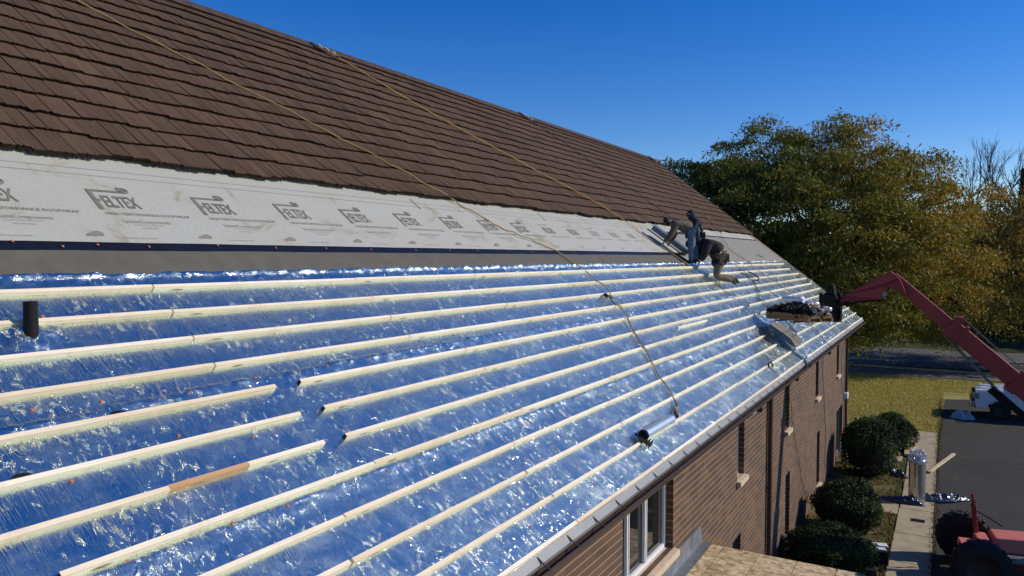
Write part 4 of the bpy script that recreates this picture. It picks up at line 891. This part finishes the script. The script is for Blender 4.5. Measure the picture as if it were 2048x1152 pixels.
bush(20.8,2.5,1.15,1.15,'nearest dark bush, cut by the annex roof edge',1); bush(24.3,2.45,1.02,1.5,'second dark rounded bush from the annex, in front of the hose coil',2)
bush(31.0,2.4,1.12,2.15,'largest dark rounded bush, left of the standing foil roll',3); bush(35.6,1.95,1.05,1.5,'farthest dark bush, behind the largest one by the wall corner',4)

# trees --------------------------------------------------------------------------------
def tree(name, base, H, R, crown_z0, crown_z1, label, n_pad, per_pad, leaf, palette, seed, lean=(0,0), trunk_r=.35, shape=1.0, group=None, cat='tree', pad_r=1.0, droop=.5, squash=.38, aspect=.35):
    rs = np.random.default_rng(seed); rr = random.Random(seed); t = empty(name, base, label, cat, group); bx_, by_, bz_ = base
    cx, cy = bx_+lean[0], by_+lean[1]; zc = (crown_z0+crown_z1)/2; hz = (crown_z1-crown_z0)/2
    pads = []
    while len(pads) < n_pad:
        u = rs.normal(size=3); u /= np.linalg.norm(u); rad = rs.uniform(.35,1.0)**.6
        lump = 1+.10*noise.noise(V(*(u*2.1))+V(seed*3.1,0,0))+.10*noise.noise(V(*(u*5))+V(0,seed,0))
        z = u[2]; prof = 1.0 if z > 0 else shape
        pads.append((cx+u[0]*R*rad*lump*prof, cy+u[1]*R*rad*lump*prof, zc+z*hz*rad*lump))
    pads = np.array(pads)
    # branches
    b = MB(); tz = crown_z0+hz*.35; top = Vector((cx*.5+bx_*.5, cy*.5+by_*.5, tz))
    b.tube([Vector(base), Vector(base).lerp(top,.5)+V(.1,.1,0), top], [trunk_r*1.25, trunk_r*.9, trunk_r*.7], 10)
    b.build('trunk', M['bark'], t, smooth=True, origin=base)
    b = MB(); limbs = []
    for k in range(9):
        a = 2*math.pi*k/9+rr.uniform(-.3,.3); el = rr.uniform(.3,1.15); L = R*rr.uniform(.55,.8)
        d = Vector((math.cos(a)*math.cos(el)*L, math.sin(a)*math.cos(el)*L, math.sin(el)*hz*1.0))
        mid_ = top+d*.5+V(0,0,hz*.12); end = top+d; limbs.append((top, mid_, end)); b.tube([top-V(0,0,.3), mid_, end], [trunk_r*.45, trunk_r*.26, trunk_r*.10], 7)
    allp = [p for l in limbs for p in (l[1], l[1].lerp(l[2],.5), l[2])]+[top]
    for p in pads[::3]:
        p = Vector(p); q = min(allp, key=lambda s_: (s_-p).length); mid_ = (p+q)/2+V(0,0,.35+.2*rr.random()); b.tube([q, mid_, p], [trunk_r*.13, trunk_r*.08, trunk_r*.03], 4, cap=False)
    b.build('limb', M['bark'], t, smooth=True, origin=base)
    N = n_pad*per_pad; idx = np.repeat(np.arange(n_pad), per_pad); pr_ = pad_r*rs.uniform(.6,1.35,n_pad)[idx]
    off = rs.normal(size=(N,3))*np.array([.5,.5,.5*squash])*pr_[:,None]; rho = np.hypot(off[:,0], off[:,1]); off[:,2] -= .30*rho**2/np.maximum(pr_,.1)
    C = pads[idx]+off; outn = np.tile(np.array([0,0,1.0]),(N,1))
    # colour: palette [green, mid, gold]; driven by position and pad
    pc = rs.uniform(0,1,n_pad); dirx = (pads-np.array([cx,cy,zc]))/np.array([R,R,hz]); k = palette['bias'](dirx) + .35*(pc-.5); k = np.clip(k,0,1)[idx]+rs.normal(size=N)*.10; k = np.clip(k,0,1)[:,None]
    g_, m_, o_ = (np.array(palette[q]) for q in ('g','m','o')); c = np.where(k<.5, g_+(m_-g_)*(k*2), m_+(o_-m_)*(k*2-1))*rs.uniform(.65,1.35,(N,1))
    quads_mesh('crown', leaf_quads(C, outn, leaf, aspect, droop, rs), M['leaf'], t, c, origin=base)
    return t
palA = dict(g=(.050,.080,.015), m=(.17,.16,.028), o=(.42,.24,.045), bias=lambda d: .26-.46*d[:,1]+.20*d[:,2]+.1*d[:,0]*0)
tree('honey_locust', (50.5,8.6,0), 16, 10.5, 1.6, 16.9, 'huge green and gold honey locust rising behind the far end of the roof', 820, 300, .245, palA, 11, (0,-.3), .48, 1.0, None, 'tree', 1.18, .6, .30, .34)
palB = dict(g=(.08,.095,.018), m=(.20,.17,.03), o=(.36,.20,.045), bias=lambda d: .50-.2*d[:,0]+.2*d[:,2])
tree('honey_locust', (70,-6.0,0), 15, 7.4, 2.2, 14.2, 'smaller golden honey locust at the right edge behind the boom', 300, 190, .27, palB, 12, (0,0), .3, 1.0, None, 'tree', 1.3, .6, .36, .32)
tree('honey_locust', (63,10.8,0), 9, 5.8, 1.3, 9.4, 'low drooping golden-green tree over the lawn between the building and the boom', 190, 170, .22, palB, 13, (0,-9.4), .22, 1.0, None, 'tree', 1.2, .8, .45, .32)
palC = dict(g=(.018,.030,.010), m=(.035,.05,.014), o=(.10,.09,.02), bias=lambda d: .3+.1*d[:,2])
for i, (x, y, H_, R_) in enumerate([(92,16,13,7),(95,4,12,7),(98,-9,14,8),(93,-20,12,7),(110,-30,15,9),(118,-2,15,9),(100,30,14,9),(84,27,17,8.5),(92,44,18,9.5)]):
    tree('street_tree', (x,y,0), H_, R_, 1.2, H_, ['dark green tree across the street just right of the building corner','dark bushy tree across the street behind the drooping locust','tall dark tree across the street behind the boom','dark tree across the street beyond the right frame edge','far dark tree at the extreme right skyline','far dark tree behind the row across the street','dark tree across the street hidden mostly by the roof','tall dark tree seen through gaps in the big locust','tall dark tree far behind the roof end'][i], 110, 90, .62, palC, 30+i, (0,0), .35, 1.0, 'dark trees across the street', 'tree', 2.2, .3, .55, .6)
# conifers
def conifer(x, y, H_, R_, label, seed):
    rs = np.random.default_rng(seed); t = empty('conifer', (x,y,0), label, 'conifer', 'conifers on the skyline'); N = 9000
    z = rs.uniform(.08,1,N)**.8; a = rs.uniform(0,2*math.pi,N); rad = (1-z)*R_*rs.uniform(.3,1,N)**.5*(1+.2*np.sin(z*70)); C = np.stack([x+rad*np.cos(a), y+rad*np.sin(a), z*H_-rad*.25],1)
    quads_mesh('crown', leaf_quads(C, np.tile([0,0,1.0],(N,1)), .55, .4, .3, rs), M['leaf'], t, np.array([.014,.026,.012])*rs.uniform(.5,1.6,(N,1)), origin=(x,y,0))
    b = MB(); b.tube([(x,y,0),(x,y,H_*.9)], [.3,.05], 8); b.build('trunk', M['bark'], t)
conifer(104,-9.0,17,4.2,'dark conifer at the right edge below the bare tree',1); conifer(120,-8.5,20,1.8,'small pointed conifer tip left of the bare tree',2)
def bare_tree(base, H_, spread, label, seed, lean, trunk_r=.3, depth=6):
    rr = random.Random(seed); t = empty('bare_tree', base, label, 'tree', 'leafless trees on the skyline'); b = MB(); twigs = MB()
    def grow(p, d, L, r_, lv):
        q = p+d*L*.5+V(rr.uniform(-.05,.05)*L,rr.uniform(-.05,.05)*L,0); e_ = p+d*L
        (b if lv > 4 else twigs).tube([p,q,e_], [r_, r_*.85, r_*.68], 6 if lv > 3 else 4, cap=False)
        if lv == 0: return
        for k in range(2 if lv > 5 else rr.choice([2,3,3])):
            ang = rr.uniform(.22,.62)*spread; ax_ = Vector((rr.gauss(0,1),rr.gauss(0,1),rr.gauss(0,.3))).normalized(); nd = (Quaternion(ax_.cross(d).normalized(), ang) @ d); nd = (nd+V(0,0,.14)).normalized()
            grow(p.lerp(e_, rr.uniform(.6,1.0)), nd, L*rr.uniform(.68,.85), max(r_*.62,.012), lv-1)
    grow(Vector(base), Vector(lean).normalized(), H_*.34, trunk_r, depth)
    b.build('trunk', M['bark'], t, origin=base); twigs.build('branches', M['bark'], t, origin=base)
bare_tree((104,-2.6,0), 20.5, .7, 'slender bare tree rising out of the golden crown', 5, (0,-.02,1), .26)
bare_tree((88,-10.5,0), 17.5, .95, 'large bare tree leaning left at the right edge', 8, (0,.22,1), .38, 6)
bare_tree((95,-13.8,0), 18.5, .8, 'bare tree at the extreme right with twigs reaching in', 9, (0,.15,1), .3)
# houses glimpsed across the street
def house(x, y, w_, d_, h_, label, rc):
    t = empty('house', (x,y,0), label, 'house', 'houses across the street'); b = MB(); b.box((x,y-w_/2,0),(x+d_,y+w_/2,h_)); b.build('wall', M['plaster'], t)
    b = MB(); b.prism([(x-.4,y-w_/2-.4,h_+.01),(x+d_+.4,y-w_/2-.4,h_+.01),(x+d_/2,y-w_/2-.4,h_+2.6)], V(0,w_+.8,0)); b.build('roof', rc, t)
    for k in (-.3,0,.3):
        b = MB(); b.box((x-.04,y+w_*k-.6,1.0),(x-.005,y+w_*k+.6,2.3)); b.build('window', M['glass'], t)
house(108,9.5,13,9,3.2,'pale house glimpsed through the leaves right of the roof end',M['greyroof']); house(106,-16,14,9,3.2,'pale house across the street behind the truck',M['greyroof'])

# grass tufts --------------------------------------------------------------------------------
def tufts(name, N, area, size, colr, label, seed):
    rs = np.random.default_rng(seed); P = area(rs, N); N = len(P)
    a = rs.uniform(0,2*math.pi,N); d = np.stack([np.cos(a),np.sin(a),np.zeros(N)],1); ln = rs.normal(size=(N,3))*.35; ln[:,2] = 1; s_ = size*rs.uniform(.5,1.5,(N,1))
    q = np.stack([P-d*s_*.16, P+d*s_*.16, P+ln*s_*.8], 1); c = np.array(colr)[rs.integers(0,len(colr),N)]*rs.uniform(.7,1.3,(N,1))
    o = quads_mesh(name, q, M['leaf'], None, c, 3); tag(o, label, 'grass', kind='stuff')
def a1_(rs, N): P = np.stack([rs.uniform(40.2,58,N), rs.uniform(-3,6,N), np.full(N,.01)],1); k = (P[:,1] > .2-.02*(P[:,0]-40)) | (P[:,0] > 52.6); return P[k]
def a2_(rs, N): P = np.stack([rs.uniform(19,40,N), rs.uniform(1.2,3.7,N), np.full(N,.01)],1); n_ = np.array([noise.noise(V(p[0]*1.2,p[1]*1.2,0)) for p in P]); return P[(n_ > -.12) & ~((P[:,0]>26.6)&(P[:,0]<28.2)) & ~((P[:,0]>33.5)&(P[:,0]<35.2))]
tufts('grass', 60000, a1_, .10, [(.42,.37,.12),(.31,.29,.09),(.52,.43,.18)], 'short yellowing lawn grass beside the parking lot', 1)
tufts('dry_grass', 16000, a2_, .11, [(.22,.17,.08),(.13,.13,.04),(.16,.08,.05),(.26,.21,.11)], 'dry grass and dead leaves in the strip along the wall', 2)
def a3_(rs, N): x = rs.uniform(19,50,N); s_ = rs.random(N) < .8; y = np.where(x<40, .17, .12)+rs.normal(size=N)*.06; return np.stack([x,y,np.full(N,.03)],1)
tufts('edge_debris', 3500, a3_, .07, [(.10,.06,.035),(.05,.04,.03),(.16,.11,.06)], 'dead leaves along the edge between sidewalk and asphalt', 3)

def a4_(rs, N):
    P = np.stack([rs.uniform(20,52,N), rs.uniform(-9,.3,N), np.full(N,.012)],1); n_ = np.array([noise.noise(V(p[0]*.35,p[1]*.5,3)) for p in P]); return P[(n_ > .12) | (rs.random(N) < .12)]
def flakes(name, P, size, colr, label, seed):
    rs = np.random.default_rng(seed); N = len(P); nn = np.tile(np.array([0,0,1.0]),(N,1)) + rs.normal(size=(N,3))*.2; d = rs.normal(size=(N,3)); d[:,2] *= .15; d /= np.linalg.norm(d,axis=1)[:,None]; e = np.cross(nn, d); s_ = size*rs.uniform(.5,1.5,(N,1))
    q = np.stack([P-d*s_*.5, P+e*s_*.3, P+d*s_*.5, P-e*s_*.3], 1); tag(quads_mesh(name, q, M['leaf'], None, np.array(colr)[rs.integers(0,len(colr),N)]*rs.uniform(.7,1.3,(N,1))), label, 'leaves', kind='stuff')
flakes('fallen_leaves', a4_(np.random.default_rng(4), 5200), .07, [(.20,.14,.05),(.10,.06,.03),(.28,.20,.07)], 'small fallen leaves scattered over the asphalt lot', 4)
# people ------------------------------------------------------------------------------------
DH = Vector((math.cos(YAW), math.sin(YAW), 0))
def skin_mesh(name, joints, edges, mat, parent, sub=1, root=0):
    """joints: list of (pos, radius or (rx, ry))"""
    me = bpy.data.meshes.new(name); me.from_pydata([tuple(p) for p, r in joints], edges, []); me.materials.append(mat)
    o = bpy.data.objects.new(name, me); col.objects.link(o); md = o.modifiers.new('skin', 'SKIN'); md.use_smooth_shade = True
    if not me.skin_vertices: me.skin_vertices.new()
    for i, (p, r) in enumerate(joints):
        sv = me.skin_vertices[0].data[i]; sv.radius = r if isinstance(r, tuple) else (r, r); sv.use_root = (i == root)
    sb = o.modifiers.new('sub', 'SUBSURF'); sb.levels = sub; sb.render_levels = sub
    if parent is not None: setpar(o, parent)
    return o
def person(anchor, J_, label, legmat, topmat, headgear, loose=1.0, coat=False):
    """J_ : joints in a local frame (right, up, away) relative to the anchor"""
    A0 = Vector(anchor); L = lambda p: A0 + RT*p[0] + V(0,0,p[1]) + DH*p[2]; root = empty('person', A0, label, 'person')
    q = {k: L(p) for k, p in J_.items()}
    jn = [('pel',.13),('wai',.12),('chs',.15),('nek',.055),('hed',.095),('shl',.06),('shr',.06),('ell',.042),('elr',.042),('wrl',.028),('wrr',.028),('hil',.085),('hir',.085),('knl',.06),('knr',.06),('anl',.04),('anr',.04),('tol',.04),('tor',.04)]
    ix = {k: i for i, (k, r) in enumerate(jn)}; E_ = [('pel','wai'),('wai','chs'),('chs','nek'),('nek','hed'),('chs','shl'),('chs','shr'),('shl','ell'),('shr','elr'),('ell','wrl'),('elr','wrr'),('pel','hil'),('pel','hir'),('hil','knl'),('hir','knr'),('knl','anl'),('knr','anr'),('anl','tol'),('anr','tor')]
    skin_mesh('body', [(q[k], r*.92) for k, r in jn], [(ix[a], ix[c]) for a, c in E_], M['skin'], root)
    # head with face
    hd = q['hed']; fwd = (q['fac']-hd).normalized(); rt_ = fwd.cross(V(0,0,1)).normalized(); up_ = rt_.cross(fwd)
    b = MB(); rings = [(-.11,.035),(-.095,.06),(-.05,.078),(0,.088),(.05,.090),(.09,.07),(.115,.03)]; b.revolve([(r_, t) for t, r_ in rings], hd, up_, 16)
    b.obox(hd+fwd*.098-up_*.01, fwd*.014, rt_*.012, up_*.024); 
    for s_ in (-1,1): b.obox(hd+rt_*.088*s_-up_*.005, rt_*.008, fwd*.018, up_*.03)
    h_ = b.build('head', M['skin'], root, smooth=True)
    b = MB()
    for s_ in (-1,1): b.obox(hd+fwd*.086+rt_*.032*s_+up_*.022, fwd*.004, rt_*.012, up_*.006)
    b.obox(hd+fwd*.080-up_*.052, fwd*.006, rt_*.022, up_*.004); b.build('face_detail', M['hair'], h_)
    for sd in ('l','r'):                                    # hands: palm, four curled fingers and a side thumb
        wv, ev = q['wr'+sd], q['el'+sd]; d = (wv-ev).normalized(); s_ = d.cross(V(0,0,1)).normalized(); dn = (d.cross(s_)); dn = dn if dn.z < 0 else -dn
        js = [(wv,.024),(wv+d*.05,.036),(wv+d*.085,.034)]; es = [(0,1),(1,2)]
        for k, (o_, ln) in enumerate(((-.030,.070),(-.010,.080),(.010,.075),(.030,.058))):
            i0 = len(js); p0_ = wv+d*.085+s_*o_; js += [(p0_,.010),(p0_+d*ln*.5+dn*.012,.009),(p0_+d*ln*.8+dn*.04,.008)]; es += [(2,i0),(i0,i0+1),(i0+1,i0+2)]
        i0 = len(js); js += [(wv+d*.045-s_*.045,.011),(wv+d*.08-s_*.055+dn*.02,.009)]; es += [(1,i0),(i0,i0+1)]
        skin_mesh('hand', js, es, M['blackcloth'] if loose < 0 else M['skin'], root, 1)
    lo_ = abs(loose)*1.22
    # clothing
    skin_mesh('jacket', [(q['pel'].lerp(q['wai'],.2),(.165*lo_,.15*lo_)),(q['wai'],.155*lo_),(q['chs'],(.19*lo_,.165*lo_)),(q['nek'],.07),(q['shl'],.085*lo_),(q['shr'],.085*lo_),(q['ell'],.072*lo_),(q['elr'],.072*lo_),(q['wrl'],.052*lo_),(q['wrr'],.052*lo_)],
              [(0,1),(1,2),(2,3),(2,4),(2,5),(4,6),(5,7),(6,8),(7,9)], topmat, root)
    if coat: skin_mesh('coat_skirt', [(q['wai'],.24),(q['pel'],.245),(q['hil'].lerp(q['knl'],.42)-RT*.05,.19),(q['hir'].lerp(q['knr'],.42)-RT*.05,.19),(q['pel'].lerp(q['chs'],.5)-V(0,0,.25)-RT*.06,.17)], [(0,1),(1,2),(1,3),(0,4)], topmat, root)
    skin_mesh('trousers', [(q['pel'],(.20,.18)),(q['hil'],.15),(q['hir'],.15),(q['knl'],.115),(q['knr'],.115),(q['anl'],.08),(q['anr'],.08)], [(0,1),(0,2),(1,3),(2,4),(3,5),(4,6)], legmat, root)
    for sd in ('l','r'):
        an, to = q['an'+sd], q['to'+sd]; hl = an-(to-an)*.35; skin_mesh('boot', [(an+(q['kn'+sd]-an).normalized()*.10,.058),(an,.058),(an.lerp(to,.5),.052),(to,.045),(hl,.045)], [(0,1),(1,2),(2,3),(1,4)], M['boot'], root)
    if headgear == 'cap':
        b = MB(); b.revolve([(.001,.125),(.05,.118),(.085,.09),(.102,.03),(.100,.018)], hd, up_, 16); b.obox(hd+fwd*.14+up_*.035-up_*.01, fwd*.06, rt_*.065, up_*.005+fwd*0.0); b.build('cap', M['blackcloth'], root, smooth=False)
        b = MB(); b.revolve([(.096,.03),(.098,-.02),(.085,-.07),(.05,-.10)], hd-fwd*.012, up_, 16); b.build('hair', M['hair'], root, smooth=True)
        b = MB(); b.obox(hd+fwd*.065-up_*.085, fwd*.035, rt_*.05, up_*.04); b.build('beard', M['hair'], root, bevel=.02)
    else:
        b = MB(); b.revolve([(.001,.15),(.07,.135),(.115,.08),(.125,0),(.125,-.06),(.12,-.13),(.10,-.17)], hd-fwd*.03, (up_*.9-fwd*.25).normalized(), 18)
        vs = b.v; b.build('hood', topmat, root, smooth=True)
        b = MB(); b.revolve([(.10,-.02),(.118,.0),(.122,.02)], hd+fwd*.05, fwd, 18); b.build('hood_rim', topmat, root, smooth=True)
    return root, q
f1 = Vector(RP(21.75,.92,.02))
w1, q1 = person(f1, dict(anl=(-.10,.10,-.12),tol=(-.28,.05,-.12),anr=(.12,.12,.10),tor=(-.06,.07,.10),knl=(-.10,.56,-.12),knr=(.05,.57,.10),hil=(-.08,.98,-.10),hir=(-.02,.98,.10),pel=(-.05,1.02,0),wai=(-.22,1.16,0),chs=(-.50,1.24,0),nek=(-.66,1.28,0),hed=(-.80,1.30,0),fac=(-.95,1.16,-.05),
    shl=(-.58,1.18,-.20),shr=(-.56,1.20,.20),ell=(-.72,.90,-.24),elr=(-.52,.90,.22),wrl=(-.92,.68,-.22),wrr=(-.68,.70,.16)), 'bending worker in jeans, tan jacket and dark cap with both hands on the felt roll', M['jeans'], M['tan'], 'cap', 1.15)
f2 = Vector(RP(23.3,-.35,-.02))
w2, q2 = person(f2, dict(anl=(-.14,.10,-.10),tol=(-.32,.05,-.10),anr=(.16,.10,.12),tor=(0,.05,.12),knl=(-.32,.40,-.12),knr=(-.10,.42,.14),hil=(.06,.62,-.10),hir=(.09,.62,.10),pel=(.08,.66,0),wai=(.06,.82,0),chs=(-.04,1.05,0),nek=(-.11,1.20,0),hed=(-.18,1.32,0),fac=(-.32,1.24,-.06),
    shl=(-.04,1.10,-.20),shr=(0,1.10,.20),ell=(-.14,.84,-.28),elr=(-.20,.86,.26),wrl=(-.38,.76,-.22),wrr=(-.44,.78,.18)), 'worker in a dark navy hoodie with the hood up, crouching behind the bending worker', M['navycloth'], M['navycloth'], 'hood', 1.05)
f3 = Vector(RP(22.2,3.05,.02))
w3, q3 = person(f3, dict(knl=(-.12,.12,-.16),knr=(-.02,.14,.14),anl=(.40,.02,-.14),tol=(.50,-.10,-.14),anr=(.56,.06,.12),tor=(.66,-.08,.12),hil=(.04,.70,-.12),hir=(.06,.72,.12),pel=(.04,.78,0),wai=(-.08,1.0,0),chs=(-.32,1.20,0),nek=(-.50,1.24,0),hed=(-.64,1.16,0),fac=(-.74,1.02,0),
    shl=(-.38,1.12,-.23),shr=(-.36,1.14,.23),ell=(-.48,.82,-.28),elr=(-.48,.84,.26),wrl=(-.60,.60,-.20),wrr=(-.60,.64,.20)), 'kneeling worker in dark jacket and khaki trousers with a tool belt', M['khaki'], M['blackcloth'], 'hood', 1.5, True)
b = MB(); p_ = q3['pel']; b.revolve([(.19,-.05),(.20,0),(.19,.05)], p_, (q3['wai']-q3['pel']), 18); b.obox(p_+RT*.17-DH*.1+V(0,0,-.1), RT*.06, DH*.1, V(0,0,.12)); b.obox(p_+RT*.05-DH*.2+V(0,0,-.08), RT*.08, DH*.04, V(0,0,.12)); tb = b.build('tool_belt', M['boot'], w3, bevel=.01)
b = MB(); b.beam(p_+RT*.06-DH*.22+V(0,0,-.16), p_+RT*.13-DH*.24+V(0,0,.16), .035, .03); b.build('hammer_handle', M['yellow'], tb)
b = MB(); b.revolve([(.155,-.03),(.165,0),(.155,.03)], q1['pel'], (q1['wai']-q1['pel']), 18); b.obox(q1['pel']-DH*.15+RT*.06+V(0,0,-.08), RT*.06, DH*.04, V(0,0,.10)); b.build('tool_belt', M['boot'], w1)
b = MB(); b.tube([q2['chs']+RT*.12+DH*-.16, q2['wai']+RT*.12-DH*.18, q2['pel']+RT*.02-DH*.18, q2['wai']+RT*.02-DH*.2], .014, 6); b.build('harness_strap', M['rope'], w2)
sc.render.film_transparent = False
